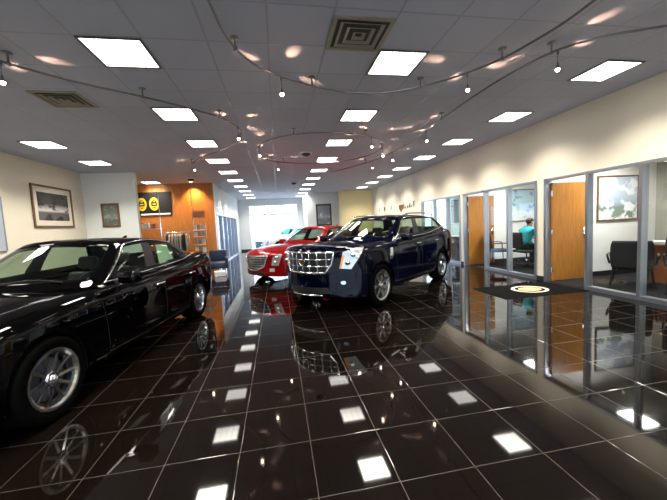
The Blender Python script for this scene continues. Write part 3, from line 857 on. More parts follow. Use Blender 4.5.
suv_cfg = dict(
    axle=1.404, rad=.365, halfw=.95, rim=.262, spokes=7, double=False, handle_z=.98, tub=(-1.9, 1.0, 1.10), dash=.60, fin=-1.45, gap=.05,
    side=[(0, .88), (.035, .955), (.17, .99), (.50, 1.0), (.80, .98), (.93, .95), (1, .9)], crown=.035, bulge=.03,
    st=[(2.40, .28, .76, .64, 1.00, 1.04, .40), (2.30, .23, .87, .74, 1.06, 1.10, .34), (2.02, .21, .935, .80, 1.085, 1.13, .18), (1.404, .21, .955, .83, 1.085, 1.145, .04),
        (1.0, .21, .95, .84, 1.08, 1.14, 0), (.6, .21, .95, .84, 1.09, 1.13, 0), (-.3, .21, .95, .85, 1.11, 1.12, 0), (-1.1, .21, .955, .86, 1.14, 1.15, 0), (-1.6, .22, .955, .86, 1.17, 1.18, 0),
        (-2.0, .25, .94, .84, 1.20, 1.21, -.03), (-2.34, .30, .90, .80, 1.20, 1.21, -.12), (-2.46, .34, .86, .76, 1.14, 1.15, -.16)],
    cabin=[(.80, -.72), (.80, .72), (-2.0, .70), (-2.0, -.70)],
    hood=[(2.22, -.60), (2.22, .60), (1.6, .72), (1.06, .74), (1.06, -.74), (1.6, -.72)],
    fdoor=[(.84, .34), (.88, 1.03), (-.25, 1.07), (-.25, .31)],
    rdoor=[(-.265, .31), (-.265, 1.07), (-1.22, 1.10), (-1.14, .78), (-.92, .31)],
    gb=[(1.12, 0, 1.15), (1.05, .42, 1.135), (.80, .74, 1.095), (.70, .80, 1.085), (.35, .825, 1.095), (-.16, .83, 1.11), (-.28, .83, 1.113), (-.90, .83, 1.14), (-1.75, .80, 1.24), (-2.20, .74, 1.24), (-2.34, .42, 1.22), (-2.38, 0, 1.22)],
    gt=[(.26, 0, 1.58), (.22, .36, 1.57), (.06, .58, 1.545), (-.02, .62, 1.53), (-.12, .64, 1.55), (-.36, .65, 1.57), (-.46, .65, 1.572), (-.90, .65, 1.57), (-1.42, .635, 1.525), (-1.74, .60, 1.525), (-1.82, .38, 1.55), (-1.86, 0, 1.56)],
    gm=[1, 1, 0, 1, 1, 2, 1, 1, 0, 1, 1],
    wl_end=10, mirror=(.58, .93, 1.13), cargo=True, wipers=[((1.05, .0, 0), (.87, .56, 0)), ((1.03, -.10, 0), (.87, -.60, 0))],
    roof_rails=[(.0, .62, 1.555), (-.12, .635, 1.60), (-.9, .64, 1.62), (-1.5, .62, 1.59), (-1.66, .60, 1.55)],
    tailref=(-2.30, .78), tail=[(-.10, .80), (.12, .78), (.10, 1.18), (-.02, 1.18)],
    side_strips=[([(.95, .34), (-.88, .34)], .011, None)],
    side_patches=[([(1.02, .78), (1.13, .78), (1.05, .98), (.96, .98)], None)],
    front=dict(grille=[(-.53, 1.00), (.53, 1.00), (.49, .80), (.40, .67), (-.40, .67), (-.49, .80)], hbars=2, vbars=3, bar_r=.009, bar_mat=M_wheelmetal, vr=1.0, badge_z=.85, fr_r=.02,
        lamps=[('headlight', [(-.17, .74), (.02, .72), (.26, 1.055), (.10, 1.06), (-.10, 1.0)], 45, M_lens, .003, .007),
               ('amber_marker', [(-.168, .745), (-.13, .742), (-.075, .95), (-.115, .95)], 45, M_amber, .009, .006),
               ('fog_lamp', [(-.145, .475), (-.10, .475), (-.075, .505), (-.10, .535), (-.145, .535), (-.17, .505)], 35, M_wheelmetal, .003, .007)],
        proj=[(-.03, .83, .05), (.06, .95, .04)], ref=(2.08, .76),
        intake=[(-.48, .33), (.48, .33), (.42, .43), (-.42, .43)], strips=[([(-.34, .30), (.34, .30)], .012, M_wheelmetal)]))
def car_paint(name, c, c_rough=.25, metal=0.0, spec=.5):
    return mat(name, c, c_rough, metal=metal, coat=.5, spec=0, coat_rough=.01)
P_black = car_paint('black car paint', (.0006, .0006, .0007))
P_navy = car_paint('midnight blue car paint', (.0003, .0010, .0065), .3)
P_red = car_paint('crystal red car paint', (.21, .004, .005), .3, .1)
P_white = car_paint('pearl white car paint', (.72, .78, .82), .3)
G_dark = glass('dark car glass', (.50, .56, .50), ior=1.5); G_green = glass('green car glass', (.60, .71, .63), ior=1.5)
def setup(cfg, paint, gl, seatm, trim=M_chrome, trim_top=M_rubber):
    c = dict(cfg); c['glass'] = gl; c['seatmat'] = seatm; c['trim'] = trim; c['trim_top'] = trim_top
    c['side_strips'] = [(a, b, m or paint) for a, b, m in cfg.get('side_strips', [])]
    c['side_patches'] = [(a, m or M_chrome) for a, m in cfg.get('side_patches', [])]
    return c
def pose(ax1, ax2, inset):
    """car centre and heading from the ground points of the two left wheels (front, rear)"""
    a, b = Vector((*ax1, 0)), Vector((*ax2, 0)); d = (a - b).normalized(); left = Vector((-d.y, d.x, 0))
    return (a + b) / 2 - left * inset, math.atan2(d.y, d.x)
c_, h_ = pose((-1.81, 2.81), (-1.38, 5.62), .91)
black_car, _t = car('sedan', 'glossy black four-door saloon car with ten-spoke wheels, nearest the camera on the left', setup(sedan_cfg, P_black, G_green, M_leatherdark, M_wheelmetal, M_wheelmetal), P_black, c_, h_)
stk = BM(); quad_prism(stk, [(-.58, .735, 1.04), (-1.02, .72, 1.05), (-.98, .655, 1.27), (-.66, .665, 1.285)], (0, -.004, 0))
obj('window_sticker', stk, mat('pale green window sheet', (.42, .56, .40), .5, vary=.15, bscale=8), black_car)
c_, h_ = pose((1.72, 5.16), (3.85, 7.00), .94)
navy_car, _t = car('crossover_car', 'midnight blue crossover car with wide chrome grille, parked centre beside the red car', setup(suv_cfg, P_navy, G_green, M_leather, M_wheelmetal, M_wheelmetal), P_navy, c_, h_)
hd = R(-142)
fc = Vector((-.66, 8.45, 0)); c_ = fc - Vector((math.cos(hd), math.sin(hd), 0)) * 2.3
red_car, _t = car('sedan', 'metallic red saloon car half hidden behind the midnight blue crossover', setup(sedan_cfg, P_red, G_green, M_leatherdark, M_rubber), P_red, c_, hd)
hd = R(-150)
white_car, _t = car('sedan', 'white saloon car far back, in front of the bright storefront windows', setup(sedan_cfg, P_white, glass('teal car glass', (.25, .55, .60), ior=1.5), M_leatherdark, M_rubber), P_white, (.85, 19.1, 0), hd)
# ------------------------------------------------------------------ office contents
def area(name, loc, sx, sy, e, c=(1, .96, .9), spread=160, rot=(0, 0, 0), parent=None):
    L = bpy.data.lights.new(name, 'AREA'); L.shape = 'RECTANGLE'; L.size = sx; L.size_y = sy; L.energy = e; L.color = c; L.spread = R(spread)
    o = bpy.data.objects.new(name, L); col.objects.link(o); o.location = loc; o.rotation_euler = rot
    if parent: o.parent = parent
    return o
M_officelamp = emit('office lamp diffuser', (1, .97, .92), 5)
for (x, y, lab, e) in ((6.72, 4.89, 'ceiling lamp inside the office nearest the camera', 95), (6.62, 7.4, 'ceiling lamp inside the office with the seated man', 95), (6.9, 10.4, 'ceiling lamp inside the pale blue office at the far end', 80)):
    t = thing('office_ceiling_light', lab, 'light', (x, y, 2.75), 0, 'office ceiling lamps')
    b = BM()
    for q in ((-.30, .30, -.30, -.27), (-.30, .30, .27, .30), (-.30, -.27, -.27, .27), (.27, .30, -.27, .27)): box(b, *q, -.03, 0)
    obj('frame', b, M_alu, t); obj('diffuser', bx(-.27, .27, -.27, .27, -.02, -.0), M_officelamp, t)
    area('lamp', (0, 0, -.04), .5, .5, e, parent=t)

def arm_chair(loc, rz, label, m=M_blkfab, group=None, low=.50, hb_=.46):
    """visitor chair: padded back and seat, arms, four legs; faces +y in its own frame"""
    t = thing('office_chair', label, 'chair', (*loc, .004), rz, group)
    b = BM(); box(b, -.25, .25, -.24, .25, .40, .48, .035); obj('seat', b, m, t, True)
    b = BM(); mw = Matrix.Translation((0, -.27, low)) @ Matrix.Rotation(R(8), 4, 'X')
    r = bmesh.ops.create_grid(b, x_segments=10, y_segments=10, size=.5)
    for v in b.verts:
        x, y = v.co.x * .52, v.co.y * hb_ + hb_ / 2
        sx = 1 - .10 * (abs(y - hb_ / 2) / (hb_ / 2)) ** 4
        v.co = Vector((x * sx, -.03 * math.cos(x * 5) + .02, y))
    solid(b, .045)
    for v in b.verts: v.co = mw @ v.co
    obj('backrest', b, m, t, True)
    for s in (-1, 1):
        b = BM(); tube(b, smooth_path([(s * .27, -.22, .47), (s * .30, -.22, .64), (s * .30, -.12, .665), (s * .30, .16, .66), (s * .29, .20, .60), (s * .27, .20, .47)], 5), .016, 8); obj('armrest', b, M_blkplas, t, True)
        for y in (-.22, .20):
            b = BM(); tube(b, [(s * .22, y, .41), (s * .26, y * 1.12, 0)], [.015, .011], 8); obj('leg', b, M_blkplas, t)
    return t
def task_chair(loc, rz, label, m=M_blkfab):
    t = thing('task_chair', label, 'chair', (*loc, .004), rz)
    b = BM(); box(b, -.25, .25, -.24, .25, .43, .51, .04); obj('seat', b, m, t, True)
    b = BM(); mw = Matrix.Translation((0, -.27, .55)) @ Matrix.Rotation(R(8), 4, 'X'); box(b, -.22, .22, -.03, .03, 0, .44, .03, mw=mw)
    tube(b, [(0, -.18, .45), (0, -.31, .48), (0, -.31, .66)], .018, 8); obj('backrest', b, m, t, True)
    for s in (-1, 1):
        b = BM(); tube(b, [(s * .24, 0, .46), (s * .30, 0, .50), (s * .30, 0, .66)], .014, 8); box(b, s * .30 - .03, s * .30 + .03, -.12, .14, .655, .685, .012); obj('armrest', b, M_blkplas, t)
    b = BM(); lathe(b, [(.028, .12), (.028, .30), (.018, .30), (.018, .44)], 14); obj('gas_column', b, M_chrome, t, True)
    b = BM(); lathe(b, [(.04, .07), (.045, .12)], 14)
    for k in range(5):
        a = 2 * PI * k / 5; tube(b, [(0, 0, .10), (.29 * math.cos(a), .29 * math.sin(a), .075)], [.024, .014], 8)
    base = obj('star_base', b, M_blkplas, t)
    for k in range(5):
        a = 2 * PI * k / 5; b = BM(); lathe(b, [(.028, -.02), (.028, .02)], 14, 'Y', (.29 * math.cos(a), .29 * math.sin(a), .028)); tube(b, [(.29 * math.cos(a), .29 * math.sin(a), .03), (.29 * math.cos(a), .29 * math.sin(a), .08)], .007, 6); obj('caster', b, M_blkplas, base)
    return t
def desk(x0, x1, y0, y1, label, top=M_desk, side=M_deskdark):
    cx, cy = (x0 + x1) / 2, (y0 + y1) / 2
    t = thing('office_desk', label, 'desk', (cx, cy, .004))
    a, b_ = (x1 - x0) / 2, (y1 - y0) / 2
    obj('desktop', bx(-a, a, -b_, b_, .71, .745, .006), top, t)
    for s in (-1, 1): obj('side_panel', bx(s * (a - .04) - .014, s * (a - .04) + .014, -b_ + .03, b_ - .03, 0, .71), side, t)
    obj('modesty_panel', bx(-a + .055, a - .055, -.02, .0, .25, .709), side, t)
    d = BM(); box(d, -a + .055, -a + .40, -b_ + .04, -.03, .04, .70); ped = obj('pedestal', d, top, t)
    for k in range(3): dr = obj('drawer', bx(-a + .07, -a + .385, -b_ + .025, -b_ + .04, .06 + k * .215, .26 + k * .215), side, t); obj('handle', bx(-a + .18, -a + .28, -b_ + .012, -b_ + .025, .17 + k * .215, .18 + k * .215), M_chrome, dr)
    return t
# office nearest the camera
ch = arm_chair((6.60, 4.90), R(-56), 'black visitor chair behind the glass, its back to the lobby, near the door', low=.36, hb_=.60)
ch.scale = (1.15, 1.0, .90)
desk(7.15, 8.45, 4.25, 5.05, 'oak office desk with reddish panels, right of the black visitor chair')
arm_chair((6.55, 3.95), R(-75), 'black arm chair at the right edge of the photo, in front of the desk')
def papers(name, x, y, z, w, l, h, rz, label, m=M_paper, cat='papers'):
    b = BM()
    n = 5
    for k in range(n):
        a = random.uniform(-.06, .06); mw = Matrix.Translation((0, 0, h * k / n)) @ Matrix.Rotation(a, 4, 'Z')
        box(b, -w / 2, w / 2, -l / 2, l / 2, 0, h / n * .96, mw=mw)
    o = obj(name, b, m); o.location = (x, y, z); o.rotation_euler = (0, 0, rz); return tag(o, label, cat)
papers('paper_stack', 7.25, 4.80, .7492, .30, .42, .06, .3, 'stack of white papers on the left end of the oak desk')
papers('paper_stack', 7.75, 4.55, .7492, .22, .30, .025, -.2, 'thin spread of papers in the middle of the oak desk')
# pictures: built facing -y, origin at the centre of the back
def picture(name, label, loc, w, h, rz, frame, art, fw=.05, mount=.0, dep=.03, cat='picture'):
    t = thing(name, label, cat, loc, rz)
    b = BM()
    for q in ((-w / 2, w / 2, h / 2 - fw, h / 2), (-w / 2, w / 2, -h / 2, -h / 2 + fw), (-w / 2, -w / 2 + fw, -h / 2 + fw, h / 2 - fw), (w / 2 - fw, w / 2, -h / 2 + fw, h / 2 - fw)):
        box(b, q[0], q[1], -dep, 0, q[2], q[3], .004)
    obj('frame', b, frame, t)
    if mount: obj('mount', bx(-w / 2 + fw, w / 2 - fw, -.012, -.002, -h / 2 + fw, h / 2 - fw), M_mount, t)
    i = fw + mount
    obj('print', bx(-w / 2 + i, w / 2 - i, -.016, -.0125, -h / 2 + i, h / 2 - i), art, t)
    return t
A_off1 = picture_mat('car on a road print with painted glare', (.48, .57, .70), (.30, .40, .50), (.20, .26, .21), (.80, .85, .92), seed=2.3, dens=.47)  # bluish white tones paint the sky glare on its glass into the print
A_off2 = picture_mat('snowy road print', (.40, .56, .66), (.50, .62, .68), (.70, .76, .80), (.16, .30, .38), seed=5.1, dens=.56)
A_bw = picture_mat('dark print with a pale car', (.045, .045, .045), (.60, .56, .54), (.10, .09, .09), (.02, .02, .022), seed=8.4, dens=.52, coat=.3)
A_small = picture_mat('small grey green print', (.18, .20, .18), (.26, .27, .25), (.14, .15, .13), (.33, .33, .30), seed=3.9, dens=.55, coat=.3)
A_far = picture_mat('grey print with a pale figure', (.22, .24, .28), (.30, .33, .38), (.16, .17, .20), (.62, .66, .70), seed=7.7, dens=.58, coat=.3)
picture('framed_picture', 'large framed car print on the white wall of the nearest office', (7.44, 5.856, 1.705), 1.10, .99, 0, M_frame_brown, A_off1, .035)
picture('framed_picture', 'framed blue road print on the wall behind the seated man', (7.66, 8.816, 1.745), 1.0, 1.0, 0, M_frame_brown, A_off2, .03)
picture('framed_picture', 'brown framed print with cream mount on the left wall', (XL + .002, 9.43, 2.275), 1.50, 1.06, R(90), M_frame_brown, A_bw, .05, .13)
picture('framed_picture', 'small brown framed print on the short wall, right of the larger print', (-4.995, 10.768, 2.085), .50, .72, 0, M_frame_brown, A_small, .06, .0)
picture('framed_picture', 'black framed poster with pale centre on the grey wall beyond the red car', (2.74, 18.598, 2.06), .92, 1.28, 0, M_frame_black, A_far, .10)
picture('wall_panel', 'pale blue grey panel on the left wall at the edge of the photo', (XL + .002, 6.95, 1.82), 1.75, 1.15, R(90), M_alu, mat('pale blue panel', (.42, .47, .55), .4), .02, cat='panel')
picture('framed_picture', 'dark framed print in the pale blue office at the far end', (7.42, 12.198, 1.74), .50, .95, 0, M_frame_black, mat('dark glossy print', (.10, .14, .15), .2, coat=1), .04)
# seated man's office
desk(7.14, 8.38, 6.55, 7.75, 'dark office desk in front of the seated man', mat('dark desk laminate', (.03, .028, .03), .35), mat('dark desk panel', (.02, .02, .022), .5))
task_chair((6.55, 7.45), R(-90), 'black swivel chair that the man in the teal shirt sits on')
arm_chair((6.35, 8.3), R(-110), 'black arm chair in the middle office, behind the glass post')
t = thing('computer_monitor', 'black computer monitor on the dark desk, in front of the man', 'monitor', (7.65, 7.2, .7492), R(-90))
obj('stand', lathe(BM(), [(.11, 0), (.11, .012), (.02, .018), (.018, .14)], 20), M_blkplas, t, True); obj('screen', bx(-.25, .25, .0, .035, .10, .42, .01), M_blkplas, t)
# far office: black copier cabinet
t = thing('copier', 'black copier cabinet in the pale blue office at the far end', 'copier', (6.12, 10.35, .004))
obj('cabinet', bx(-.3, .3, -.32, .32, .0, .62, .02), M_blkplas, t); b = BM(); box(b, -.29, .29, -.31, .31, .625, .76, .02); box(b, -.22, .2, -.3, .1, .761, .80, .015); obj('lid', b, M_blkplas, t)
for k in range(2): obj('paper_tray', bx(-.31, -.301, -.28, .28, .12 + k * .22, .30 + k * .22), M_black, t)
b = BM(); box(b, -.1, .1, -.14, .14, .0, .05, .003); o = obj('paper_stack', b, M_paper); o.location = (6.12, 10.1, .8055); tag(o, 'small white paper pile lying on the black copier', 'papers')

# ------------------------------------------------------------------ the seated man
def skin_mesh(name, verts, edges, radii, m, parent, sub=2, root=0):
    me = bpy.data.meshes.new(name); me.from_pydata([Vector(v) for v in verts], edges, []); me.update()
    o = bpy.data.objects.new(name, me); col.objects.link(o)
    sk = o.modifiers.new('skin', 'SKIN'); sk.use_smooth_shade = True
    if not me.skin_vertices: me.attributes
    for i, r in enumerate(radii):
        v = me.skin_vertices[0].data[i]; v.radius = r if isinstance(r, tuple) else (r, r); v.use_root = (i == root)
    sb = o.modifiers.new('sub', 'SUBSURF'); sb.levels = sub; sb.render_levels = sub
    dg = bpy.context.evaluated_depsgraph_get(); dg.update(); ev = o.evaluated_get(dg)
    nm = bpy.data.meshes.new_from_object(ev, depsgraph=dg); bpy.data.objects.remove(o)
    nm.name = name; nm.materials.clear(); nm.materials.append(m)
    nm.polygons.foreach_set('use_smooth', [True] * len(nm.polygons))
    o = bpy.data.objects.new(name, nm); col.objects.link(o); o.parent = parent; return o
def skin_prep():
    pass
M_skin = mat('skin', (.55, .30, .20), .5, bump=.05)
M_teal = mat('teal shirt cotton', (.0, .28, .33), .8, bump=.3, bscale=120)
M_trouser = mat('dark trousers', (.02, .022, .03), .85, bump=.3, bscale=150)
M_hair = mat('dark brown hair', (.035, .02, .012), .7, bump=.6, bscale=200)
M_shoe = mat('black leather shoe', (.012, .011, .01), .3)
man = thing('person', 'seated man in a teal shirt and dark trousers at an office desk, seen from behind', 'person', (6.55, 7.45, .0), R(-82))
# local frame: faces +y, sits with pelvis at (0,-.05,.56)
V = []; E_ = []; RR = []
def vtx(p, r, link=None):
    V.append(p); RR.append(r); i = len(V) - 1
    if link is not None: E_.append((link, i))
    return i
pel = vtx((0, -.06, .62), (.15, .12)); ab = vtx((0, -.05, .76), (.145, .11), pel); ch = vtx((0, .0, .93), (.165, .12), ab); uc = vtx((0, .05, 1.04), (.12, .09), ch)
nk = vtx((0, .09, 1.11), (.055, .055), uc); hb = vtx((0, .115, 1.165), (.062, .07), nk); hd1 = vtx((0, .13, 1.235), (.078, .095), hb); hd2 = vtx((0, .125, 1.30), (.062, .078), hd1)
for s in (-1, 1):
    sh = vtx((s * .17, .03, 1.02), (.058, .058), uc); el = vtx((s * .235, .13, .80), (.042, .042), sh); wr = vtx((s * .16, .38, .80), (.028, .026), el); pm = vtx((s * .14, .46, .795), (.036, .018), wr)
    for k in range(4):
        f0 = vtx((s * (.115 + .018 * k), .505, .793), .0095, pm); f1 = vtx((s * (.112 + .019 * k), .54 - .004 * abs(k - 1.5), .785), .0085, f0); vtx((s * (.112 + .019 * k), .562 - .006 * abs(k - 1.5), .772), .0075, f1)
    th = vtx((s * .105, .44, .787), .011, pm); vtx((s * .085, .475, .780), .009, th)
    hp = vtx((s * .10, -.03, .60), (.088, .085), pel); kn = vtx((s * .15, .38, .60), (.062, .060), hp); an = vtx((s * .15, .36, .12), (.038, .040), kn); ft = vtx((s * .155, .44, .06), (.036, .028), an); vtx((s * .16, .53, .05), (.034, .022), ft)
body = skin_mesh('body', V, E_, RR, M_skin, man)
b = BM()
# face: nose, eyes, ears, mouth
tube(b, [(0, .222, 1.262), (0, .242, 1.232), (0, .226, 1.222)], [.008, .013, .010], 8)
for s in (-1, 1): tube(b, [(s * .078, .115, 1.265), (s * .088, .108, 1.245), (s * .08, .118, 1.215)], [.010, .015, .008], 8)
obj('face_features', b, M_skin, body, True)
b = BM()
for s in (-1, 1): bmesh.ops.create_uvsphere(b, u_segments=10, v_segments=8, radius=.009, matrix=Matrix.Translation((s * .030, .213, 1.258)))
tube(b, [(-.022, .214, 1.198), (0, .219, 1.196), (.022, .214, 1.198)], .004, 6)
obj('eyes_and_mouth', b, mat('dark eyes', (.05, .02, .02), .3), body, True)
# hair cap
b = BM(); bmesh.ops.create_uvsphere(b, u_segments=24, v_segments=16, radius=1)
for v in b.verts:
    v.co = Vector((v.co.x * .086, v.co.y * .108 + .122, v.co.z * .092 + 1.268))
kill = [v for v in b.verts if (v.co.y > .175 and v.co.z < 1.315) or v.co.z < (1.18 if v.co.y < .1 else 1.205) or (v.co.y > .12 and v.co.z < 1.255)]
bmesh.ops.delete(b, geom=kill, context='VERTS'); obj('hair', solid(b, .006), M_hair, man, True)
# shirt with short sleeves
V2 = [(0, -.06, .60), (0, -.05, .76), (0, .0, .93), (0, .048, 1.045), (0, .066, 1.085), (0, .092, 1.135)]; E2 = [(0, 1), (1, 2), (2, 3), (3, 4), (4, 5)]; R2 = [(.175, .145), (.175, .138), (.192, .145), (.155, .12), (.115, .09), (.062, .062)]
for s in (-1, 1):
    i = len(V2); V2 += [(s * .17, .03, 1.02), (s * .215, .10, .87)]; E2 += [(3, i), (i, i + 1)]; R2 += [(.074, .074), (.062, .062)]
skin_mesh('shirt', V2, E2, R2, M_teal, man)
V3 = [(0, -.06, .59)]; E3 = []; R3 = [(.165, .12)]
for s in (-1, 1):
    i = len(V3); V3 += [(s * .10, -.02, .595), (s * .15, .38, .60), (s * .15, .36, .085)]; E3 += [(0, i), (i, i + 1), (i + 1, i + 2)]; R3 += [(.10, .095), (.076, .074), (.058, .06)]
skin_mesh('trousers', V3, E3, R3, M_trouser, man)
for s in (-1, 1):
    skin_mesh('shoe', [(s * .15, .35, .05), (s * .155, .45, .048), (s * .16, .56, .042)], [(0, 1), (1, 2)], [(.046, .044), (.048, .040), (.040, .032)], M_shoe, man)

# ------------------------------------------------------------------ floor mat
t = thing('door_mat', 'black door mat with round cream ringed emblem outside the office doors', 'mat', (4.66, 5.28, 0))
obj('rubber_mat', bx(-.85, .86, -.50, .48, 0, .008, .002), mat('black mat pile', (.006, .006, .006), .95, spec=.02, bump=.6, bscale=200), t)
b = BM(); lathe(b, [(.235, .0085), (.29, .0095), (.29, .010), (.235, .010)], 40, closed=True)
for v in b.verts: v.co.x = v.co.x * 1.15 + .05
rg = obj('emblem_ring', b, mat('cream mat yarn', (.55, .52, .45), .9), t)
b = BM(); lathe(b, [(.19, .0085), (.19, .011), (.0, .011)], 32)
for v in b.verts: v.co.x = v.co.x * 1.15 + .05; v.co.y *= .85
obj('emblem', b, mat('tan mat yarn', (.62, .32, .14), .9, vary=.5, bscale=25), rg)

# ------------------------------------------------------------------ navy lounge chair by the glazing
t = thing('lounge_chair', 'low navy blue lounge chair left of the red car', 'chair', (-2.04, 11.05, 0), R(8))
b = BM(); box(b, -.27, .27, -.30, .30, .20, .42, .05); obj('seat', b, M_navy, t, True)
b = BM(); box(b, -.27, .27, .22, .36, .40, .80, .05); obj('backrest', b, M_navy, t, True)
for s in (-1, 1): b = BM(); box(b, s * .28 - .05, s * .28 + .05, -.30, .30, .18, .56, .045); obj('armrest', b, M_navy, t, True)
for sx in (-1, 1):
    for sy in (-1, 1): obj('leg', tube(BM(), [(sx * .25, sy * .25, .20), (sx * .26, sy * .27, 0)], [.018, .012], 8), M_chrome, t)
b = BM(); box(b, -.17, .17, -.13, .13, 0, .16, .015); o = obj('storage_box', b, mat('white plastic box', (.70, .70, .72), .4)); o.location = (-1.90, 10.5, 0); o.rotation_euler = (0, 0, .3); tag(o, 'small white box on the floor in front of the navy lounge chair', 'box')

# ------------------------------------------------------------------ accessory corner in front of the cherry wall
t = thing('wall_poster', 'black display board with two yellow ring emblems on the cherry wall', 'poster', (-4.36, 13.378, 2.58))
obj('board', bx(-.84, .33, -.03, 0, -.42, .48), mat('black display board', (.012, .012, .012), .4), t)
for x in (-.74 + .02, -.28):
    b = BM(); lathe(b, [(.20, -.031), (.20, -.05), (.13, -.05), (.13, -.031)], 28, 'Y', (x, 0, .02), closed=True)
    bmesh.ops.scale(b, vec=(.85, 1, 1.25), verts=b.verts[:], space=Matrix.Translation((-x, 0, -.02)))
    e = obj('emblem_ring', b, mat('yellow enamel', (.60, .42, .03), .45), t)
    b = BM()
    for dz in (-.10, 0, .10): box(b, x - .05 + dz * .2, x + .06 - dz * .2, -.045, -.032, dz - .02 + .02, dz + .02 + .02)
    obj('emblem_mark', b, mat('yellow enamel', (.60, .42, .03), .45), e)
obj('white_strip', bx(-.78, .28, -.034, -.031, -.40, -.34), M_paper, t)
t = thing('display_stand', 'chrome display stand with shelf of white boxes, beside the left wall end', 'stand', (-4.78, 12.75, 0))
for x in (-.42, .50): obj('post', tube(BM(), [(x, 0, .02), (x, 0, 3.0)], .016, 10), M_chrome, t)
obj('foot', (lambda b: (box(b, -.50, .58, -.20, .20, 0, .02), b)[-1])(BM()), M_chrome, t)
for z in (1.62, 1.0, .6): obj('shelf', bx(-.42, .52, -.22, .14, z, z + .02), M_paper, t)
for k, (x, w_, h__, c) in enumerate(((-.33, .15, .24, (.75, .74, .70)), (-.14, .13, .19, (.70, .55, .42)), (.05, .16, .22, (.80, .80, .78)), (.28, .17, .18, (.35, .12, .07)))):
    o = obj('carton', bx(-w_ / 2, w_ / 2, -.07, .07, 0, h__, .004), mat('carton %d' % k, c, .6)); o.location = (-4.78 + x, 12.70, 1.6405)
    tag(o, ['off white carton at the left end of the chrome stand shelf', 'tan carton second from left on the chrome stand shelf', 'white carton in the middle of the chrome stand shelf', 'dark red carton at the right end of the stand shelf'][k], 'box', 'cartons on the display shelf')
for k, (x, z, w_, l_) in enumerate(((-.24, 1.0205, .24, .12), (.10, 1.0205, .25, .10), (-.1, .6205, .4, .2))):
    o = obj('folded_shirt', bx(-w_ / 2, w_ / 2, -.13, .13, 0, l_, .02), mat('folded cotton %d' % k, [(.66, .62, .56), (.05, .05, .06), (.45, .44, .42)][k], .9)); o.location = (-4.78 + x, 12.70, z)
    tag(o, ['cream folded shirt on the middle shelf of the chrome stand', 'black folded shirt on the middle shelf of the chrome stand', 'grey folded shirt pile on the lowest shelf of the chrome stand'][k], 'shirt')
# garment rail with jackets
t = thing('garment_rail', 'chrome garment rail in front of the cherry wall', 'clothes rail', (-3.74, 12.75, 0))
b = BM(); tube(b, smooth_path([(-.42, 0, .03), (-.42, 0, 1.40), (-.40, 0, 1.46), (.40, 0, 1.46), (.42, 0, 1.40), (.42, 0, .03)], 4), .014, 8); obj('rail', b, M_chrome, t, True)
for x in (-.42, .42): obj('foot', bx(x - .02, x + .02, -.25, .25, 0, .03), M_chrome, t)
jc = [(.05, .04, .04), (.50, .46, .40), (.46, .43, .38), (.44, .42, .38), (.38, .36, .32), (.48, .45, .40), (.02, .02, .02), (.38, .36, .32)]
jn = ['dark brown', 'cream', 'beige', 'light grey', 'grey', 'pale beige', 'black', 'sand']
for k in range(8):
    x = -.34 + k * .095
    t = thing('jacket', '%s jacket on the garment rail, %s hanger from the left' % (jn[k], ORD[k]), 'jacket', (-3.74 + x, 12.75, 1.46), R(8 + random.uniform(-3, 3)), 'jackets on the garment rail')
    b = BM(); L = [(0, .05, -.06), (0, .20, -.12), (0, .25, -.30), (0, .24, -.62), (0, .19, -.64), (0, .18, -.34), (0, .17, -.80), (0, -.17, -.80), (0, -.18, -.34), (0, -.19, -.64), (0, -.24, -.62), (0, -.25, -.30), (0, -.20, -.12), (0, -.05, -.06)]
    quad_prism(b, [(p[0] - .025, p[1], p[2]) for p in L], (.05, 0, 0)); obj('cloth', b, mat('jacket cloth ' + jn[k], jc[k], .9, bump=.3, bscale=60), t)
    b = BM(); tube(b, smooth_path([(0, 0, -.07), (0, 0, -.02), (0, .018, .012), (0, 0, .03), (0, -.018, .012)], 4), .003, 5); tube(b, [(0, -.17, -.12), (0, 0, -.07), (0, .17, -.12)], .006, 6); obj('hanger', b, M_chrome, t)
# brochure rack
t = thing('brochure_rack', 'tall chrome rack of brochures and packets right of the garment rail', 'rack', (-2.95, 12.85, 0))
for x in (-.22, .22): obj('post', tube(BM(), [(x, .06, 0), (x, .06, 3.0 if x < 0 else 1.78)], .014, 8), M_chrome, t)
obj('foot', bx(-.24, .24, -.16, .16, 0, .025), M_chrome, t)
for z in (.35, .65, .95, 1.25, 1.50): obj('tray', bx(-.22, .22, -.14, .06, z, z + .012), M_chrome, t)
obj('header_card', bx(-.21, .21, .045, .055, 1.98, 2.24), mat('rack header card', (.52, .24, .10), .5), t)
for z in (1.99, 2.21): obj('wire', tube(BM(), [(-.22, .05, z), (.22, .05, z)], .006, 6), M_chrome, t)
for r_ in range(5):
    for k in range(3):
        c = random.choice([(.60, .58, .55), (.18, .17, .18), (.42, .38, .34), (.55, .60, .62), (.30, .22, .18)])
        hh_ = [.18, .20, .22][(k + r_) % 3]; b = BM(); box(b, -.055, .055, -.025, .025, 0, hh_, .004)
        o = obj('brochure_pack', b, mat('brochure tone %d' % (r_ * 3 + k), c, .5)); o.location = (-3.09 + .14 * k, 12.80, [.35, .65, .95, 1.25, 1.50][r_] + .0125)
        tag(o, 'packet of leaflets, %s from the left on the %s tray up of the brochure rack' % (ORD[k], ORD[r_]), 'leaflets', 'packets on the brochure rack')
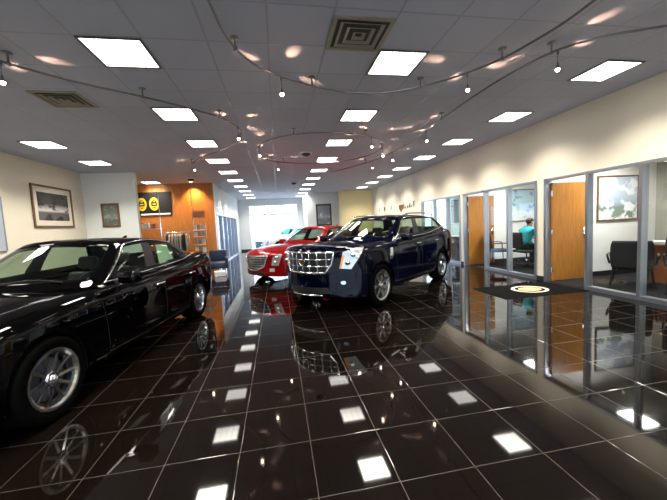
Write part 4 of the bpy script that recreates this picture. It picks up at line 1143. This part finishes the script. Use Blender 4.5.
# warm spot over the cherry wall
t = thing('downlight', 'warm recessed spot lighting the cherry wood wall', 'light', (-3.15, 13.0, CEIL))
obj('trim_ring', lathe(BM(), [(.06, 0), (.095, 0), (.095, -.008), (.06, -.008)], 28, closed=True), M_white, t); obj('lamp_face', lathe(BM(), [(.058, -.002), (.058, -.006)], 24), emit('warm lamp face', (1, .8, .5), 12), t)
sp = bpy.data.lights.new('spot_lamp', 'SPOT'); sp.energy = 240; sp.color = (1, .62, .28); sp.spot_size = R(95); sp.spot_blend = .9; sp.shadow_soft_size = .05
so = bpy.data.objects.new('spot_lamp', sp); col.objects.link(so); so.parent = t; so.location = (0, 0, -.03); so.rotation_euler = (R(22), 0, 0)

# ------------------------------------------------------------------ wall lettering above the glazing
M_sign = mat('dark bronze letters', (.03, .02, .02), .4)
t = thing('wall_sign', 'small dark letters and a brown shield on the cream wall above the crossover', 'sign', (XR - .001, 13.6, 2.06), 0)
def letter(name, y, z, strokes, h, m=M_sign):
    b = BM()
    for (a, c) in strokes:
        tube(b, [(-.012, y - a[0] * h, z + a[1] * h), (-.012, y - c[0] * h, z + c[1] * h)], h * .07, 6)
    obj(name, b, m, t)
A_ = [((0, 0), (.3, 1)), ((.3, 1), (.6, 0)), ((.12, .4), (.48, .4))]; R_ = [((0, 0), (0, 1)), ((0, 1), (.45, .9)), ((.45, .9), (.4, .5)), ((.4, .5), (0, .5)), ((.15, .5), (.5, 0))]; T_ = [((.3, 0), (.3, 1)), ((0, 1), (.6, 1))]
for k, (st, y) in enumerate(((A_, 3.2), (R_, 2.3), (T_, 1.35))): letter('letter', y, -.02, st, .17)
sc_ = [[((0, 0), (.1, 1)), ((0, 0), (.3, .05))], [((0, 0), (.05, .5)), ((0, 0), (.2, .05))], [((0, 0), (.05, .5)), ((.05, .4), (.3, .45)), ((.3, .45), (.3, 0))], [((.3, 1), (.3, 0)), ((.3, 0), (.02, .1)), ((.02, .1), (.05, .45)), ((.05, .45), (.3, .45))], [((.3, .35), (.05, .45)), ((.05, .45), (0, .1)), ((0, .1), (.3, .02))], [((0, 1), (.7, 1.02)), ((.3, 1), (.3, 0))]]
for k, st in enumerate(sc_): letter('letter', -.28 - k * .19, -.05 + (k == 5) * .02, st, .20)
b = BM(); quad_prism(b, [(-.02, .30, .12), (-.02, -.20, .12), (-.02, -.16, -.06), (-.02, .05, -.20), (-.02, .26, -.06)], (.02, 0, 0)); obj('shield', b, mat('brown shield', (.22, .08, .03), .4), t)

# ------------------------------------------------------------------ ceiling vents, detectors, track lights
def vent(x, y, sx, sy, label):
    t = thing('ceiling_vent', label, 'vent', (x, y, CEIL))
    f = BM(); a, c = sx / 2, sy / 2
    for q in ((-a, a, -c, -c + .04), (-a, a, c - .04, c), (-a, -a + .04, -c + .04, c - .04), (a - .04, a, -c + .04, c - .04)): box(f, q[0], q[1], q[2], q[3], -.014, 0)
    obj('frame', f, M_ventmetal, t); obj('throat', bx(-a + .04, a - .04, -c + .04, c - .04, -.003, 0), M_ventdark, t)
    for k in (1, 2, 3):
        f = BM(); p, q = a * (1 - .26 * k), c * (1 - .26 * k); w = .032
        A = [(-p, -q), (p, -q), (p, q), (-p, q)]; Bq = [(-p + w, -q + w), (p - w, -q + w), (p - w, q - w), (-p + w, q - w)]
        for i in range(4):
            j = (i + 1) % 4
            quad_prism(f, [(A[i][0], A[i][1], -.020), (A[j][0], A[j][1], -.020), (Bq[j][0], Bq[j][1], -.006), (Bq[i][0], Bq[i][1], -.006)], (0, 0, .0025))
        obj('louver', f, M_ventmetal, t)
    return t
vent(-2.78, 5.09, .58, .56, 'beige square air vent in the ceiling above the black saloon')
vent(.94, 3.28, .60, .56, 'beige square air vent at the top edge, right of middle')
def dome(x, y, r, label, dark=True):
    t = thing('ceiling_dome', label, 'dome', (x, y, CEIL))
    obj('base', lathe(BM(), [(r, 0), (r, -.02), (r * .9, -.03)], 28), M_white, t, True); obj('dome', lathe(BM(), [(r * .8, -.03), (r * .75, -.055), (r * .5, -.085), (.01, -.098)], 28), M_blkplas if dark else M_white, t, True)
dome(.86, 8.45, .15, 'dark dome fitting on the ceiling inside the looped track rail'); dome(.82, 14.0, .13, 'dark dome fitting farther down the ceiling, near the storefront'); dome(-2.95, 12.2, .14, 'dark round ceiling fitting in front of the cherry wall')

RZ = 3.255
def rail(label, pts, mounts, closed=False):
    x0 = sum(p[0] for p in pts) / len(pts); y0 = sum(p[1] for p in pts) / len(pts)
    t = thing('track_rail', label, 'track rail', (x0, y0, CEIL), 0, 'curved track rails')
    P = smooth_path([(p[0] - x0, p[1] - y0, RZ - CEIL) for p in pts], 8, closed)
    obj('rail', tube(BM(), P, .013, 8, closed), M_rail, t, True)
    for (mx_, my_) in mounts:
        q = min(P, key=lambda v: (v.x + x0 - mx_) ** 2 + (v.y + y0 - my_) ** 2)
        b = BM(); lathe(b, [(.0, 0), (.045, 0), (.045, -.012), (.010, -.016), (.010, q.z + .012), (.022, q.z + .010), (.022, q.z - .018), (.0, q.z - .018)], 18, 'Z', (q.x, q.y, 0))
        obj('mount', b, M_rail, t, True)
    return t
r1 = [(-.50, 2.3), (-.42, 2.75), (-.38, 3.09), (-.28, 3.48), (-.02, 3.86), (.5, 4.20), (.96, 4.38), (1.46, 4.42), (1.85, 4.30), (2.22, 4.03), (2.5, 3.72), (2.68, 3.40), (2.78, 3.05), (2.83, 2.7), (2.8, 2.2)]
rail('curved nickel track rail sweeping across the upper middle of the ceiling', r1, [(-.29, 3.44), (.55, 4.27), (2.0, 4.1), (2.66, 3.4)])
r2 = [(4.9, 2.3), (4.45, 2.5), (3.9, 2.72), (3.47, 2.92), (3.18, 3.24), (3.06, 3.8), (3.03, 4.6), (3.07, 5.6), (3.14, 6.7), (3.14, 7.63), (2.95, 8.8), (2.5, 9.93), (1.91, 10.95)]
rail('long nickel track rail nearest the office wall', r2, [(3.1, 3.2), (3.03, 5.5), (3.14, 7.4), (2.7, 9.4)])
r3 = [(-2.95, 3.5), (-2.64, 3.84), (-2.29, 4.2), (-2.0, 4.42), (-1.64, 4.68), (-1.21, 5.03), (-.80, 5.46), (-.56, 6.0), (-.54, 6.45), (-.72, 7.0), (-1.13, 7.64), (-1.6, 8.15), (-2.12, 9.02)]
rail('nickel track rail above the black saloon, hooked at its far end', r3, [(-2.57, 3.89), (-1.64, 4.68), (-.80, 5.44), (-.60, 6.7), (-2.1, 9.0)])
r4 = [(-.36, 7.9), (-.26, 7.2), (.04, 6.70), (.50, 6.38), (1.14, 6.28), (1.86, 6.46), (2.36, 6.86), (2.62, 7.41), (2.60, 8.14), (2.25, 8.80), (1.62, 9.2), (.78, 9.28), (.05, 8.95), (-.26, 8.45)]
rail('oval loop of nickel track rail in the middle of the ceiling', r4, [(.46, 6.4), (1.9, 6.5), (2.62, 7.6), (.3, 9.1)], True)
rails = {'a': r1, 'b': r2, 'c': r3, 'd': r4}
lampdata = [('a', .22, 3.96, 'track lamp hanging brightest in the upper left middle of the ceiling'), ('b', 3.23, 3.22, 'track lamp hanging at the upper right, nearest the office wall'), ('a', 2.45, 3.75, 'track lamp on the right end of the upper rail'),
    ('b', 3.08, 6.1, 'track lamp on the rail near the office wall, second from the camera'), ('d', 2.10, 6.62, 'track lamp on the near side of the looped rail'), ('d', 2.6, 7.5, 'track lamp at the right end of the looped rail'),
    ('b', 2.85, 9.05, 'track lamp at the far end of the rail near the office wall'), ('b', 3.14, 8.0, 'track lamp on the rail near the office wall, third from the camera'), ('d', -.28, 7.25, 'track lamp at the left end of the looped rail'),
    ('d', .10, 9.0, 'track lamp on the far side of the looped rail'), ('c', -.58, 5.90, 'track lamp at the bend of the left rail'), ('c', -2.05, 8.9, 'white swivelled track lamp at the far end of the left rail'), ('c', -2.64, 3.84, 'track lamp at the left edge of the photo')]
pl = bpy.data.lights.new('halogen_lamp', 'POINT'); pl.energy = 1.2; pl.color = (1, .72, .5); pl.shadow_soft_size = .02
gl_ = bpy.data.lights.new('halo_lamp', 'SPOT'); gl_.energy = 30; gl_.color = (1, .58, .36); gl_.spot_size = R(24); gl_.spot_blend = 1; gl_.shadow_soft_size = .01
first = None
for i, (rk, x, y, lab) in enumerate(lampdata):
    P = smooth_path([(p[0], p[1], 0) for p in rails[rk]], 8, rk == 'd'); q = min(P, key=lambda v: (v.x - x) ** 2 + (v.y - y) ** 2)
    if first is None:
        t = first = thing('track_lamp', lab, 'lamp', (q.x, q.y, RZ - .014), 0, 'track lamps')
        obj('clip', lathe(BM(), [(.014, 0), (.014, -.03), (.008, -.034), (.0, -.034)], 12), M_rail, t, True)
        obj('stem', tube(BM(), [(0, 0, -.03), (0, 0, -.13)], .004, 6), M_rail, t)
        b = BM(); lathe(b, [(.010, -.125), (.012, -.155), (.026, -.185), (.028, -.19), (.022, -.186), (.009, -.158)], 18); so_ = obj('shade', b, M_rail, t, True)
        b = BM(); bmesh.ops.create_uvsphere(b, u_segments=12, v_segments=8, radius=.021, matrix=Matrix.Translation((0, 0, -.196))); obj('bulb', b, M_bulb, so_, True)
        o = bpy.data.objects.new('halogen_lamp', pl); col.objects.link(o); o.parent = t; o.location = (0, 0, -.225)
        for (ax_, ay_) in ((28, -48), (-35, 52), (48, 20)):
            o = bpy.data.objects.new('halo_lamp', gl_); col.objects.link(o); o.parent = t; o.location = (0, 0, -.10); o.rotation_euler = (R(180 + ax_), R(ay_), 0); o.location = (.03 * (1 if ay_ > 0 else -1), 0, -.15)
    else:
        t = dup(first); t.location = (q.x, q.y, RZ - .014); t['label'] = lab
        t.rotation_euler = (0, 0, i * 1.3)
# ------------------------------------------------------------------ world
w = bpy.data.worlds.new('sky'); scene.world = w; w.use_nodes = True
nt = w.node_tree; bg = nt.nodes['Background']
sk = nt.nodes.new('ShaderNodeTexSky'); sk.sky_type = 'HOSEK_WILKIE'; sk.turbidity = 5
sk.sun_direction = (.3, .5, .8)
mx = nt.nodes.new('ShaderNodeMix'); mx.data_type = 'RGBA'; mx.inputs[0].default_value = .65
mx.inputs[7].default_value = (.80, .90, 1.0, 1); nt.links.new(sk.outputs[0], mx.inputs[6]); nt.links.new(mx.outputs[2], bg.inputs[0])
bg.inputs[1].default_value = 7.0
struct('floor_outside', bx(-30, 30, YF + .3, 60, -.3, -.15), mat('concrete pavement', (.55, .55, .55), .8, bump=.3, bscale=20))
struct('floor_outside_front', bx(-30, 30, -40, YB - .3, -.3, -.15), MATS['concrete pavement'])

# ------------------------------------------------------------------ camera
cam = bpy.data.cameras.new('camera'); co = bpy.data.objects.new('camera', cam); col.objects.link(co)
cam.sensor_width = 36; cam.lens = 36 * 315.87 / 667; cam.clip_start = .05; cam.clip_end = 200
yaw, pitch, roll = .1709, .0795, .0520
fw = Vector((math.sin(yaw) * math.cos(pitch), math.cos(yaw) * math.cos(pitch), -math.sin(pitch)))
rt = Vector((math.cos(yaw), -math.sin(yaw), 0)); up = rt.cross(fw)
CR = rt * math.cos(roll) - up * math.sin(roll); CU = rt * math.sin(roll) + up * math.cos(roll)
mw = Matrix(((CR.x, CU.x, -fw.x, 0), (CR.y, CU.y, -fw.y, 0), (CR.z, CU.z, -fw.z, 1.4412), (0, 0, 0, 1)))
co.matrix_world = mw
scene.camera = co
scene.view_settings.view_transform = 'Standard'; scene.view_settings.look = 'None'
scene.view_settings.exposure = 0; scene.view_settings.gamma = 1; scene.view_settings.use_curve_mapping = False
scene.cycles.max_bounces = 10; scene.cycles.transparent_max_bounces = 16; scene.cycles.use_denoising = True
